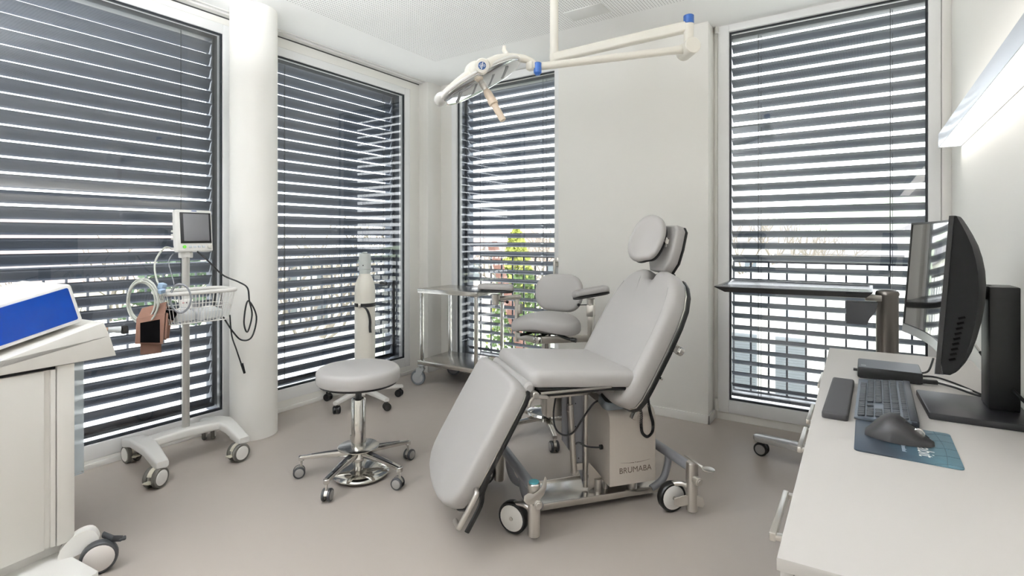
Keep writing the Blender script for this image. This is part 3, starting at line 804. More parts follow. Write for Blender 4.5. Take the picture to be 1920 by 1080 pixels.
# hoses from the monitor, hanging as a coil on the basket
HS = thing('blood_pressure_hose', 'pale grey coiled hose hanging beside the wire basket', 'hose', (-2.93, 1.22, .95))
rel = lambda v: v - Vector((-2.93, 1.22, .95))
Rv = Vector((.832, .555, 0))
c0 = Vector((-2.905, 1.14, .90))
m = MB()
for k, (rr, dx, dz) in enumerate(((.106, 0, 0), (.099, .006, .002), (.092, -.004, -.004), (.102, .004, -.008))):
    m.tube([rel(c0) + Rv * (rr * .72 * math.cos(a) + dx) + Vector((0, 0, rr * math.sin(a) + dz)) + Vector((.005 * k, -.004 * k, 0)) for a in [2 * math.pi * j / 28 for j in range(28)]], .0042, n=8, closed=True)
m.tube([rel(p) for p in (Vector((-3.03, 1.315, 1.15)), Vector((-3.0, 1.27, 1.148)), Vector((-2.95, 1.21, 1.08)), Vector((-2.91, 1.20, 1.0)), Vector((-2.885, 1.21, .95)), Vector((-2.85, 1.20, .90)))], .0045, n=8, sm=6)
m.build('hose_coil', HOSE, HS)
m = MB()
c1 = Vector((-2.80, 1.26, .905))
for k, rr in enumerate((.066, .060, .063)):
    m.tube([rel(c1) + Rv * rr * .8 * math.cos(a) + Vector((0, 0, rr * 1.1 * math.sin(a))) + Vector((.004 * k, 0, 0)) for a in [2 * math.pi * j / 26 for j in range(26)]], .0026, n=6, closed=True)
m.tube([rel(p) for p in (Vector((-3.02, 1.325, 1.12)), Vector((-2.99, 1.29, 1.08)), Vector((-2.95, 1.29, 1.0)), Vector((-2.86, 1.26, .965)))], .0022, n=6, sm=5)
m.build('sensor_cable', mat('grey_cable', S(136, 138, 142), .5), HS)
m = MB().box(rel(Vector((-2.85, 1.20, .965))), (.03, .03, .035), Euler((0, .3, .4)).to_matrix(), .006).box(rel(Vector((-2.83, 1.19, .945))), (.02, .03, .02), Euler((.2, .3, .4)).to_matrix(), .004)
m.build('cable_clip', mat('blue_grey_clip', S(150, 172, 196), .5), HS)
# brown cuff hanging under the coil
CF = thing('pressure_cuff', 'folded brown arm cuff with a black square patch hanging on the hose', 'cuff', (-2.86, 1.155, .70), R(66))
ang = None
m = MB()
m.prism([(-.062, .0), (.05, -.012), (.058, .135), (-.056, .12)], .012, frame((0, 0, 0), (1, 0, 0), (0, .0, 1), (0, -1, 0)), .004)
m.loops([[Vector((-.056, -.008, .118)), Vector((.058, -.008, .133)), Vector((.062, .012, .19)), Vector((-.035, .012, .165))], [Vector((-.056, .002, .118)), Vector((.058, .002, .133)), Vector((.066, .026, .186)), Vector((-.035, .026, .16))]])
m.prism([(.0, .01), (.075, .0), (.085, .07), (.112, .125), (.062, .172), (.0, .16)], .010, frame((.0, .045, 0), (.93, .36, 0), (0, 0, 1), Vector((.93, .36, 0)).normalized().cross(Vector((0, 0, 1)))), .003)
m.box((.0, .02, -.03), (.085, .012, .06), Euler((.15, 0, .1)).to_matrix(), .004)
m.box((.058, .02, .07), (.010, .05, .13), Euler((0, .06, .2)).to_matrix(), .003)
cf = m.build('cuff_wrap', BROWN, CF)
m = MB().prism([(-.040, .098), (.036, .108), (.036, -.002), (-.04, .006)], .003, frame((0, -.0115, 0), (1, 0, 0), (0, 0, 1), (0, -1, 0)), .001)
m.box((.08, .05, .125), (.05, .02, .05), Euler((.1, .5, .3)).to_matrix(), .003)
m.build('hook_patch', VELCRO, CF)
# black power cord
PC = MB()
PC.tube([Vector(p) for p in ((-2.99, 1.43, 1.13), (-2.96, 1.47, 1.08), (-2.92, 1.53, 1.0), (-2.87, 1.59, .96), (-2.80, 1.60, .93), (-2.79, 1.605, .86), (-2.79, 1.62, .78), (-2.80, 1.60, .69), (-2.79, 1.575, .75), (-2.795, 1.60, .86), (-2.79, 1.645, .77), (-2.80, 1.625, .66), (-2.83, 1.585, .645), (-2.83, 1.535, .70), (-2.86, 1.50, .78))], .0042, n=8, sm=7)
PC.tube([Vector(p) for p in ((-2.83, 1.52, .79), (-2.83, 1.53, .68), (-2.82, 1.55, .60), (-2.815, 1.575, .515), (-2.815, 1.585, .485))], .0038, n=8, sm=6)
PC.cyl((-2.815, 1.577, .52), (-2.815, 1.592, .465), .008, .006, n=12)
tag(PC.build('power_cord', BLKM), 'black looped power cord hanging from the right end of the wire basket', 'cord')
# packs in the basket
m = MB()
M_ = VT.matrix_basis
rnd = random.Random(3)
pk = MB()
for i, (x, y, sx, sy) in enumerate(((.12, -.07, .12, .10), (.13, .05, .13, .12))):
    pk = MB(); base = rrect(sx, sy, .02, 3)
    pk.pad(base, .05, .018, frame(M_ @ Vector((x, y, .778)), (.99, .05, 0), (-.05, .99, .02), (0, -.02, 1)), crown=.01, zfun=lambda a, b: .012 * math.sin(a * 60) * math.cos(b * 47))
    tag(pk.build('plastic_pack', mat('crinkled_clear_film_%d' % i, S(226, 228, 230), .18, spec=.8, bump=.6, bscale=60)), ('crinkled clear plastic pack at the left in the wire basket', 'clear plastic pack at the right in the wire basket')[i], 'pack')
m = MB().box(M_ @ Vector((.09, -.035, .855)), (.03, .055, .05), Euler((0, -.2, R(-4))).to_matrix(), .005)
bx_ = m.build('connector_box', WPL)
tag(bx_, 'small white connector box with coloured sockets in the wire basket', 'box')
m = MB()
for k in range(3):
    m.mi = k % 2
    p = M_ @ Vector((.108, -.052 + k * .016, .865)); m.cyl(p, p + Vector((.003, 0, 0)), .004, n=10)
m.build('socket', [mat('red_socket', S(200, 70, 70), .5), mat('dark_socket', S(90, 70, 80), .5)], bx_)

# ------------------------------------------------------------------ gas cylinder on a white five-star trolley
GT = thing('cylinder_trolley', 'low white five-star trolley with black casters behind the round stool', 'trolley', (-3.06, 2.62, 0))
m = MB(); m.cyl((0, 0, .075), (0, 0, .118), .06, n=36, bev=.006).cyl((0, 0, .118), (0, 0, .126), .085, n=40, bev=.003)
m.box((.02, -.02, .07), (.06, .04, .012), Euler((0, 0, R(-40))).to_matrix(), .003)
m.build('hub', WPL, GT)
for k, a in enumerate((-78, -8, 64, 135, 205)):
    h = Vector((math.cos(R(a)), math.sin(R(a)), 0))
    m = MB(); star_arm(m, a, .03, .30, .115, .088, .052, .036, .036, .022); m.build('leg', WPL, GT)
    caster(GT, h.x * .282, h.y * .282, (150, 60, 200, 90, 20)[k], .027, .017, .03, .072, BLK, [BLK, BLK], stem=.006)
m = MB(); m.cyl((-.075, .06, .11), (-.075, .06, .88), .011, n=14)
m.tube([(-.075, .06, .875), (0, .075, .875), (.085, .08, .874), (.15, .075, .872)], .008, n=10, sm=5)
m.build('push_bar', WPL, GT)
MB().cyl((.098, .08, .874), (.168, .072, .8725), .0135, n=16, bev=.004).build('grip', DGREY, GT)
m = MB(); m.bx(-.09, -.06, .03, .075, .70, .745, .003); m.build('cylinder_bracket', WPL, GT)
GC = thing('gas_cylinder', 'tall white gas cylinder with a grey valve cap and black strap', 'gas cylinder', (-3.052, 2.632, .126))
MB().lathe([(.03, 0), (.06, .0), (.073, .012), (.0735, .69), (.072, .715), (.066, .75), (.054, .782), (.042, .803), (.036, .82)], n=48).build('cylinder_body', CREAM, GC)
m = MB().lathe([(.036, .81), (.039, .825), (.039, .845), (.036, .848)], n=36).lathe([(.038, .848), (.0425, .852), (.0425, .955), (.041, .962), (.0, .963)], n=40)
m.cyl((0, 0, .962), (0, 0, .975), .018, n=20, bev=.004)
m.build('valve_cap', mat('pale_green_grey_cap', S(208, 212, 210), .4, .1), GC)
m = MB()
for p in ((.023, -.0365, .878), (-.035, -.025, .878)): m.cyl(Vector(p) * 1, Vector((p[0] * 1.06, p[1] * 1.06, p[2])), .0042, n=10)
m.build('vent_hole', BLK, GC)
m = MB().ring([(.0738, .578), (.0762, .578), (.0762, .604), (.0738, .604)], (0, 0, 0), (0, 0, 1), 40)
cdir = Vector((.76, -.65, 0)); sd = Vector((.65, .76, 0))
pts = [cdir * .0745 + sd * -.02 + Vector((0, 0, .585)), cdir * .079 + sd * .008 + Vector((0, 0, .568)), cdir * .080 + sd * .026 + Vector((0, 0, .53)), cdir * .078 + sd * .035 + Vector((0, 0, .48)), cdir * .078 + sd * .034 + Vector((0, 0, .43)), cdir * .079 + sd * .037 + Vector((0, 0, .395))]
P = spline(pts, 5)
m.loops([[p + sd * u + cdir * v for u, v in ((-.009, 0), (.009, 0), (.009, .003), (-.009, .003))] for p in P])
b = cdir * .0765 + sd * -.038 + Vector((0, 0, .591)); 
st = m.build('strap', BLK, GC)
MB().box(b, (.012, .02, .03), Euler((0, 0, R(-40))).to_matrix(), .002).build('buckle', CHROME, st)

# ------------------------------------------------------------------ stainless cart in the corner
SCt = thing('steel_cart', 'two-tier stainless steel cart in the back corner before the narrow window', 'cart', (-3.03, 3.185, 0), R(2.5))
cw, cdp = .565, .395
for z, n in ((.79, 'top_shelf'), (.205, 'bottom_shelf')):
    m = MB().bx(-.012, cw + .012, -.012, cdp + .012, z - .008, z, .002)
    for x0, x1, y0, y1 in ((-.012, cw + .012, -.014, -.010), (-.012, cw + .012, cdp + .010, cdp + .014), (-.014, -.01, -.012, cdp + .012), (cw + .01, cw + .014, -.012, cdp + .012)):
        m.bx(x0, x1, y0, y1, z - .034, z - .001, .001)
    m.build(n, STEEL, SCt)
for x in (.012, cw - .012):
    for y in (.012, cdp - .012):
        MB().bx(x - .0125, x + .0125, y - .0125, y + .0125, .165, .784, .004).build('post', STEEL, SCt)
GP = mat('grey_caster_plastic', S(176, 178, 180), .45)
WG = mat('grey_wheel_rubber', S(112, 116, 122), .55)
for (x, y), hd in (((.012, .012), 200), ((cw - .012, .012), -120), ((.012, cdp - .012), 30), ((cw - .012, cdp - .012), 60)):
    c = caster(SCt, x, y, hd, .0615, .024, 0, .168, GP, [WG, GP], stem=.02, off=.55)
    MB().cyl((x, y, .158), (x, y, .172), .036, n=24, bev=.003).build('bumper', GP, c)

# ------------------------------------------------------------------ saddle chair with arm rests
SD = thing('surgeon_chair', 'grey saddle chair with backrest and two arm pads behind the operating chair', 'chair', (-1.63, 2.82, 0), R(8))
sz = lambda x, y: -.75 * x * x + .18 * (y + .02) ** 2 - .35 * max(0, -y - .02) * abs(x)
out = ellipse(.212, .178, 48, 2.35)
MB().pad(out, .075, .034, frame((0, 0, .655), (1, 0, 0), (0, 1, 0), (0, 0, 1)), crown=.014, zfun=sz, rb=.02, steps=5).build('seat', UPHD, SD)
m = MB().box((0, .02, .635), (.2, .2, .02), None, .006).cyl((0, 0, .58), (0, 0, .64), .03, n=20)
m.tube([(.10, -.06, .63), (.17, -.09, .615), (.205, -.10, .612)], .009, n=10, sm=4).tube([(-.06, -.08, .63), (-.115, -.13, .618)], .008, n=8)
m.cyl((.198, -.10, .612), (.232, -.105, .61), .013, n=12, bev=.003)
m.build('seat_mechanism', BLK, SD)
tb = R(8); M = frame((0, .262, .735), (1, 0, 0), (0, math.sin(tb), math.cos(tb)), (0, -math.cos(tb), math.sin(tb)))
MB().pad(rrect(.32, .245, .105, 8, 0, .105), .06, .026, M, crown=.008, zfun=lambda x, y: 1.1 * x * x).build('backrest', UPH, SD)
m = MB().tube([(0, .10, .625), (0, .24, .63), (0, .285, .67), (0, .292, .78)], .011, n=10, sm=5).cyl((-.0, .262, .715), (0, .262, .735), .016, n=14)
m.build('back_bar', CHROME, SD)
MB().cyl((.045, .25, .738), (.075, .25, .738), .014, n=12, bev=.004).ball((-.02, .25, .728), .012).build('adjust_knob', BLK, SD)
def arm(sx, pad_c, pad_yaw, post, tilt, elbow):
    pc = Vector(pad_c)
    rot = (Euler((0, 0, R(pad_yaw))).to_matrix() @ Euler((0, R(tilt), 0)).to_matrix())
    M = Matrix.Translation(pc) @ rot.to_4x4()
    a = MB(); a.mi = 1; a.prism(rrect(.225, .092, .044, 6), .012, M @ Matrix.Translation((0, 0, -.02)), .003)
    a.mi = 0; a.pad(rrect(.23, .095, .0455, 6), .036, .017, M @ Matrix.Translation((0, 0, -.008)), crown=.004, zfun=lambda x, y: 3 * y * y)
    p = a.build('arm_pad', [UPHD, BLK], SD)
    s = MB(); s.cyl(pc + Vector((0, 0, -.095)), pc + Vector((0, 0, -.03)), .021, .026, n=20, bev=.003)
    px_, py_ = post
    if elbow:
        s.tube([pc + Vector((.0, 0, -.06)), Vector((px_ - .02 * sx, py_, pc.z - .055)), Vector((px_, py_, pc.z - .055)), Vector((px_, py_, pc.z - .085)), Vector((px_, py_, .56))], .0145, n=14)
        s.bx(px_ + .012, px_ + .03, py_ - .02, py_ + .02, pc.z - .16, pc.z - .1, .004)
    else:
        s.bx(px_ - .016, px_ + .016, py_ - .02, py_ + .02, .56, pc.z - .05, .004)
        s.bx(px_ - .022, px_ + .022, py_ - .022, py_ + .022, pc.z - .14, pc.z - .07, .004)
    s.build('arm_post', SATIN, SD)
    k = MB(); k.cyl(pc + Vector((0, 0, -.07)), pc + Vector((.075 * (1 if sx < 0 else -1), 0, -.075)), .003, n=8).ball(pc + Vector((.078 * (1 if sx < 0 else -1), 0, -.075)), .010, n=10)
    k.build('clamp_lever', BLK, SD)
    b = MB()
    d = (Vector((px_, py_, .597)) - Vector((0, -.13, .597))); L = d.length; d.normalize()
    b.box((Vector((px_, py_, .597)) + Vector((0, -.13, .597))) / 2, (L + .02, .02, .042), Euler((0, 0, math.atan2(d.y, d.x))).to_matrix(), .003)
    b.build('arm_beam', SATIN, SD)
arm(-1, (-.262, -.165, .893), 4, (-.178, -.04), 0, True)
arm(1, (.262, .075, .868), 26, (.262, .075), -10, False)
m = MB().box((0, -.06, .597), (.05, .16, .04), None, .004).cyl((0, 0, .13), (0, 0, .60), .027, n=28).cyl((0, 0, .09), (0, 0, .36), .034, n=28)
m.build('gas_column', CHROME, SD)
MB().lathe([(.02, .162), (.085, .156), (.112, .144), (.118, .132), (.112, .126), (.085, .136), (.02, .14)], n=44).build('foot_ring', CHROME, SD)
MB().cyl((0, 0, .085), (0, 0, .128), .05, .042, n=30).build('hub', CHROME, SD)
for k in range(5):
    a = -58 + 72 * k; h = Vector((math.cos(R(a)), math.sin(R(a)), 0))
    m = MB(); star_arm(m, a, .03, .29, .125, .095, .044, .026, .034, .018); m.build('leg', CHROME, SD)
    caster(SD, h.x * .285, h.y * .285, (130, 60, 200, 10, 300)[k], .031, .015, .032, .08, SATIN, [DGREY, bpy.data.materials['caster_hub_grey']], stem=.007)
# ------------------------------------------------------------------ ceiling-mounted examination lamp
CB = Vector((.832, .5548, 0)); CF_ = Vector((-.5548, .832, 0)); CZ = Vector((0, 0, 1))
LP = thing('examination_lamp', 'cream jointed ceiling lamp with blue joints above the operating chair', 'lamp', (-1.612, 2.891, ZC))
LK = .87; ZTOP = 2.815
o0 = Vector((-1.612, 2.891, ZC)); lr = lambda v: Vector(v) - o0
m = MB().cyl(lr((-1.612, 2.891, 2.36)), lr((-1.612, 2.891, ZTOP)), .0265, n=32).cyl(lr((-1.612, 2.891, 2.27)), lr((-1.612, 2.891, 2.385)), .0275, n=32, bev=.002)
m.build('ceiling_pole', CREAM, LP)
MB().cyl(lr((-1.612, 2.891, ZTOP - .035)), lr((-1.612, 2.891, ZTOP)), .07, n=36, bev=.006).build('ceiling_flange', CREAM, LP)
J = Vector((-.793, 2.910, 0))
m = MB(); m.loops([[lr(Vector((-1.63, 2.89, 2.325)) + Vector((0, y, z))) for y, z in rrect(.05, .056, .012, 3)], [lr(Vector((J.x, J.y, 2.345)) + Vector((0, y, z))) for y, z in rrect(.05, .058, .012, 3)]])
m.build('extension_arm', CREAM, LP)
m = MB(); m.mi = 0; m.cyl(lr(J + CZ * 2.26), lr(J + CZ * 2.358), .0265, n=30); m.mi = 1; m.cyl(lr(J + CZ * 2.358), lr(J + CZ * 2.405), .0275, n=30, bev=.003)
m.build('arm_pivot', [CREAM, BLUE], LP)
H = Vector((-1.441, 2.405, 2.108)); J2 = Vector((J.x, J.y, 2.225)); dsp = (H - J2); ax = Vector((.616, -.788, 0))
MB().cyl(lr(J2 - ax * .075), lr(J2 + ax * .06), .0435, n=40, bev=.004).build('arm_joint', CREAM, LP)
MB().tube([lr(J2 + dsp.normalized() * .03), lr(J2 + dsp * .12), lr(J2 + dsp * .98)], [.026, .021, .0205, .0205], n=20).build('spring_arm', CREAM, LP)
Hc = Vector((-1.4358, 2.3960, 2.0995))
m = MB(); m.cyl(lr(Hc + CZ * -.03 - CB * -.0), lr(Hc + CZ * .026), .021, n=24, bev=.003); m.cyl(lr(Hc - CZ * .04), lr(Hc - CZ * .03), .011, .018, n=18)
m.build('head_joint', BLUE, LP)
n_ = (CB * .47 - CZ * .86 - CF_ * .16).normalized(); e1 = (CB * .875 + CZ * .48); e1 = (e1 - n_ * e1.dot(n_)).normalized(); e2 = n_.cross(e1)
C0 = Vector((-1.6679, 2.2052, 2.0231))
HB = Vector((-1.5887, 2.1137, 2.0618))
yk = [Vector((-1.4521, 2.3851, 2.0939)), Vector((-1.4568, 2.3820, 2.1248)), Vector((-1.4869, 2.3559, 2.1428)), Vector((-1.5369, 2.3045, 2.1461)), Vector((-1.5547, 2.2085, 2.1141)), Vector((-1.5777, 2.1391, 2.0747))]
m = MB(); m.tube([lr(p) for p in yk], [.016, .018, .021, .023, .024, .024], n=16, sm=5)
p = Vector((-1.4662, 2.3757, 2.1080)); m.box(lr(p), (.04, .04, .045), None, .008)
m.build('yoke', CREAM, LP)
tc_ = Vector((.555, -.76, -.33)).normalized()     # the hub faces down into the room
m = MB().cyl(lr(HB - tc_ * .09), lr(HB + tc_ * .012), .036, n=36, bev=.005); hb = m.build('hub_joint', CREAM, LP)
Mh = aim(lr(HB + tc_ * .0125), tc_)
m = MB(); m.mi = 0; m.cyl(lr(HB + tc_ * .011), lr(HB + tc_ * .0135), .0195, n=32)
m.mi = 1
for px_, py_, sx_, sy_, rz_ in ((0, 0, .0045, .036, -12), (-.009, .001, .014, .003, -12), (-.009, -.006, .004, .006, 0), (-.006, .008, .003, .008, -12)):
    m.box(Mh @ Vector((px_, py_, .0012)), (sx_, sy_, .001), (Mh.to_3x3() @ Euler((0, 0, R(rz_))).to_matrix()))
m.ring([(.0035, .0008), (.0055, .0008), (.0055, .0016), (.0035, .0016)], Mh @ Vector((.010, .001, 0)), tc_, 16)
m.build('maker_emblem', [mat('emblem_blue', S(52, 88, 140), .4), WPL], hb)
# head: two crossed curved spines over a mirrored disc
def spine(m, d, L0, L1, w, t, up):
    s = n_.cross(d); rings = []
    for k in range(13):
        f = k / 12; q = L0 + (L1 - L0) * f
        bend = -.035 * (q / .24) ** 2
        ww = w * (1 - .45 * abs(f - .5) * 2 * .6); tt = t * (1 - .5 * abs(2 * f - 1))
        if k in (0, 12): ww *= .72; tt *= .6
        c = C0 + d * q - n_ * (up + bend)
        rings.append([lr(c + s * a - n_ * b) for a, b in rrect(ww, tt, min(ww, tt) * .4, 4)])
    m.loops(rings)
m = MB(); spine(m, e1, -.24, .225, .10, .058, .045)
m.cyl(lr(C0 - n_ * .02), lr(C0 - n_ * .095), .066, .05, n=32, bev=.01)
m.tube([lr(C0 - n_ * .06), lr(C0 * .5 + HB * .5 - n_ * .02), lr(HB)], [.05, .042, .036], n=16)
q = C0 + e1 * .185 - n_ * .05; m.tube([lr(q), lr(q - n_ * .035), lr(q + e1 * .012 - n_ * .055)], [.015, .012, .010], n=12)
m.build('lamp_cover', CREAM, LP)
ov = ellipse(.225, .105, 48, 2.4); Ml = frame(lr(C0), e1, e2, n_)
MB().pad(ov, .016, .008, Ml, crown=.012, rb=.003).build('mirror_lens', MIRR, LP)
rings = []
m = MB(); P = [Ml @ Vector((x, y, .002)) for x, y in ellipse(.228, .108, 48, 2.4)]; m.tube(P, .008, n=8, closed=True); m.build('lens_rim', WPL, LP)
for k, a in enumerate((-.14, -.05, .05, .13)):
    m = MB(); m.box(Ml @ Vector((a, 0, .025)), (.016, .10, .006), Ml.to_3x3() @ Euler((0, 0, R(-24))).to_matrix(), .002); m.build('lens_divider', mat('lens_divider_grey_%d' % k, S(150, 152, 154), .4), LP)
q = C0 - e1 * .222 - n_ * .012
m = MB(); m.ball(lr(q), (.045, .055, .032), frame((0, 0, 0), e1, e2, n_).to_3x3(), 18); m.build('end_cap', mat('frosted_cap', S(238, 238, 236), .25), LP)
m = MB(); m.mi = 0; m.cyl(lr(C0 + n_ * .0), lr(C0 + n_ * .065), .022, .014, n=22)
m.mi = 1; m.lathe([(.008, .055), (.016, .062), (.0215, .085), (.0215, .122), (.0245, .124), (.0245, .150), (.018, .153), (.0175, .235), (.016, .25), (.012, .252)], lr(C0), n_, 28)
m.build('sterile_handle', [SATIN, BEIGE], LP)

# the lamp is modelled a little large: bring it to its real size (arm about 0.72 m) and hang it from the ceiling
for ch in LP.children_recursive: ch.data.transform(Matrix.Scale(LK, 4))
LP.location = (-1.4024, 2.5152, 2.4224)
# ------------------------------------------------------------------ linear wall lamp
WL = thing('wall_lamp', 'long aluminium strip lamp glowing on the wall above the desk', 'lamp', (.345, 1.9, 1.645))
LY0, LY1 = .55, 3.33
m = MB(); wl = lambda x0, x1, y0, y1, z0, z1, b=.001: m.bx(x0 - .345, x1 - .345, y0 - 1.9, y1 - 1.9, z0 - 1.645, z1 - 1.645, b)
wl(.300, .303, LY0, LY1, 1.645, 1.713); wl(.384, .3865, LY0, LY1, 1.645, 1.713); wl(.300, .3865, LY0, LY0 + .003, 1.645, 1.713); wl(.300, .3865, LY1 - .003, LY1, 1.645, 1.713)
wl(.303, .384, LY0 + .003, LY1 - .003, 1.672, 1.686)
m.build('lamp_housing', LAMPAL, WL)
EM = mat('lamp_diffuser', S(255, 250, 242), .6, emit=(1, .97, .925, 1), estr=LAMP_DN)
EMU = mat('lamp_uplight_diffuser', S(255, 250, 242), .6, emit=(1, .97, .925, 1), estr=LAMP_UP)
m = MB(); wl(.304, .383, LY0 + .004, LY1 - .004, 1.6475, 1.652, .0005); m.build('diffuser', EM, WL)
m = MB(); wl(.304, .383, LY0 + .004, LY1 - .004, 1.704, 1.708, .0005); m.build('upper_diffuser', EMU, WL)

# ------------------------------------------------------------------ desk
WTp = thing('desk_worktop', 'long warm white worktop along the right wall carrying the computer', 'worktop', (.1, 1.73, .74))
wt = [(-.106, .847), (.335, .872), (.335, 2.622), (-.125, 2.594)]
MB().prism([(x - .1, y - 1.73) for x, y in wt], .019, Matrix.Translation((0, 0, -.019)), .0015).build('worktop', DESKM, WTp)
for i, (y0, y1, hs_) in enumerate(((.865, 1.42, ((1.07, 1.27),)), (1.424, 2.00, ((1.55, 1.73), (1.80, 1.98))), (2.004, 2.585, ((2.26, 2.47),)))):
    cbn = thing('desk_cabinet', ('white cabinet under the near end of the worktop', 'white cabinet with two pulls under the middle of the worktop', 'white cabinet under the far end of the worktop by the window')[i], 'cabinet', (.1, (y0 + y1) / 2, 0), 0, 'cabinets under the worktop')
    yc = (y0 + y1) / 2
    MB().bx(-.185, .225, y0 - yc, y1 - yc, .06, .72, .001).bx(-.165, .225, y0 - yc + .01, y1 - yc - .01, .0, .06).build('cabinet_body', DESKM, cbn)
    nd = len(hs_)
    for k, (h0, h1) in enumerate(hs_):
        a = y0 - yc + (y1 - y0) / nd * k + .002; b = y0 - yc + (y1 - y0) / nd * (k + 1) - .002
        d = MB().bx(-.204, -.186, a, b, .065, .715, .002).build('door', DESKM, cbn)
        m = MB()
        for h in (h0 + .008, h1 - .008): m.bx(-.243, -.203, h - yc - .007, h - yc + .007, .648, .658, .002)
        m.bx(-.247, -.235, h0 - yc, h1 - yc, .645, .661, .003)
        m.build('handle', SATIN, d)

# computer monitor
MN = thing('computer_monitor', 'large black curved computer screen seen from its end on the desk', 'computer monitor', (.225, 1.84, .74), R(2.5))
m = MB(); m.prism(rrect(.215, .245, .006, 3, .012, -.005), .017, Matrix.Identity(4), .003); m.build('stand_base', mat('dark_slate_metal', S(40, 40, 43), .36, .4, noise=.03), MN)
m = MB().bx(.042, .104, -.012, .075, .016, .335, .004); m.build('stand_column', BLK, MN)
m = MB().bx(-.012, .06, .005, .055, .30, .335, .004); m.build('stand_neck', BLK, MN)
# curved panel: y runs along the width; front faces -x; centre bulges to +x
mw, y_c, RR = .625, -.055, 1.15
tl = R(4); zb, zt = .166, .508
def mpt(s, h, d):      # s along width (-.5 .. .5), h height 0..1, d depth behind the front face
    yy = s * mw; sag = (RR - math.sqrt(RR * RR - (mw / 2) ** 2)); cx = sag - (RR - math.sqrt(RR * RR - yy * yy))
    z = zb + (zt - zb) * h
    return Vector((-.112 + cx + (z - zb) * math.tan(tl) + d, y_c + yy, z))
NS = 24
m = MB()     # shell: closed section in (h, d), swept along the width
for_sec = lambda s: [(0.0, .001), (0.0, .026), (.02, .036), (.06, .044), (.12, .051), (.2, .057), (.32, .063), (.44, .066), (.54, .065), (.64, .061), (.73, .054), (.81, .045), (.88, .034), (.94, .023), (.98, .015), (1.0, .010), (1.0, .001)]
rings = []
for k in range(NS + 1):
    s = -.5 + k / NS; e = 1 - (abs(2 * s)) ** 6 * .12
    rings.append([mpt(s, h, d * (e if d > .012 else 1)) for h, d in for_sec(s)])
m.loops(rings); sh = m.build('back_shell', mat('black_shell', S(12, 12, 13), .55, spec=.2, noise=.02), MN, ang=30)
m = MB()
for k in range(9):
    p = mpt(-.5, .10 + k * .033, .024 + k * .0012); m.box(p + Vector((0, -.0008, 0)), (.012, .002, .0042), Euler((0, R(-20), 0)).to_matrix())
m.build('vent_slot', mat('vent_black', S(3, 3, 3), .9, spec=.05), sh)
m = MB(); V = []
for h in (.075, .985):
    V.append([mpt(-.492 + .984 * k / NS, h, -.0008) for k in range(NS + 1)])
m.loops([V[0], V[1]], closed_ring=False, cap0=False, cap1=False); m.build('screen', MSCREEN, MN)
m = MB(); rings = []
for k in range(NS + 1):
    s = -.5 + k / NS; rings.append([mpt(s, h, d) for h, d in ((-.004, .012), (-.004, -.004), (.07, -.004), (.07, .006))])
m.loops(rings); m.build('chin_bezel', mat('silver_grey_bezel', S(168, 170, 172), .3, .6), MN)
m = MB(); rings = []
for k in range(NS + 1):
    s = -.5 + k / NS; rings.append([mpt(s, h, d) for h, d in ((.985, .006), (.985, -.0025), (1.002, -.0025), (1.002, .008))])
m.loops(rings)
for s in (-.5, .5):
    m.loops([[mpt(s + ds, h, d) for ds, d in ((-.004, .006), (-.004, -.0025), (.006, -.0025), (.006, .006))] for h in (0, .5, 1)])
m.build('edge_bezel', BLK, MN)

PCb = thing('mini_computer', 'flat black mini computer lying on the desk behind the keyboard', 'computer', (.065, 2.165, .74))
MB().bx(-.086, .086, -.077, .075, .002, .036, .004).build('computer_case', mat('charcoal_case', S(20, 20, 22), .4, .2), PCb)
m = MB().bx(-.083, .083, -.074, .072, .0355, .0365); m.build('top_cover', mat('slate_cover', S(58, 62, 69), .35, .3), PCb)
MB().bx(-.076, -.062, -.052, -.035, .0364, .037).build('small_label', mat('pale_label', S(150, 152, 156), .5), PCb)
MB().bx(-.098, -.085, -.03, -.018, .012, .02, .001).build('usb_receiver', BLK, PCb)
MB().bx(-.08, .08, -.07, .07, 0, .002).build('rubber_pad', BLKM, PCb)
# keyboard
KB = thing('keyboard', 'grey full-size keyboard standing end-on on the desk', 'keyboard', (.046, 1.825, .74), R(-.8))
m = MB(); m.mi = 0
m.loops([[Vector((x, y, z)) for x, z in ((-.066, .002), (.062, .002), (.062, .018), (-.06, .007), (-.066, .006))] for y in (-.222, .222)])
m.build('keyboard_body', mat('blue_grey_keyboard', S(104, 112, 122), .4, .3), KB)
MB().bx(.048, .066, -.222, .222, .0, .019, .003).build('rear_bar', mat('dark_slate_bar', S(52, 55, 60), .4, .3), KB)
m = MB(); kr = random.Random(5)
for r in range(6):
    x = -.0515 + r * .0185; z = .0085 + (x + .06) * .088
    y = -.213
    row = []
    if r == 0: row = [1] * 4 + ['g'] + [1, 1, 1] + ['g'] + [1, 1, 1, 1, 5, 1, 1, 1]
    elif r == 1: row = [1] * 4 + ['g'] + ['s', 1, 's'] + ['g'] + [2.3] + [1] * 10 + [2]
    elif r == 2: row = [1] * 4 + ['g'] + ['s', 's', 's'] + ['g'] + [2] + [1] * 11 + [1.6]
    elif r == 3: row = [1] * 4 + ['g'] + [1, 1, 1] + ['g'] + [1.5] + [1] * 12 + [1.3]
    elif r == 4: row = [1] * 4 + ['g'] + [1, 1, 1] + ['g'] + [2] + [1] * 13
    else: row = [1] * 4 + ['g'] + [1, 1, 1] + ['g'] + [1] * 14
    for k in row:
        if k == 'g': y += .005; continue
        if k == 's': y += .0187; continue
        wk = .0187 * k
        if y + wk > .216: wk = .216 - y
        if wk < .006: break
        hgt = .0185 if r < 5 else .014
        m.box((x, y + wk / 2, z + .0012), (hgt - .0032, wk - .0032, .0034), Euler((0, R(-5), 0)).to_matrix(), .0011, 1); y += wk
m.build('key_field', mat('slate_keys', S(54, 58, 63), .5), KB)
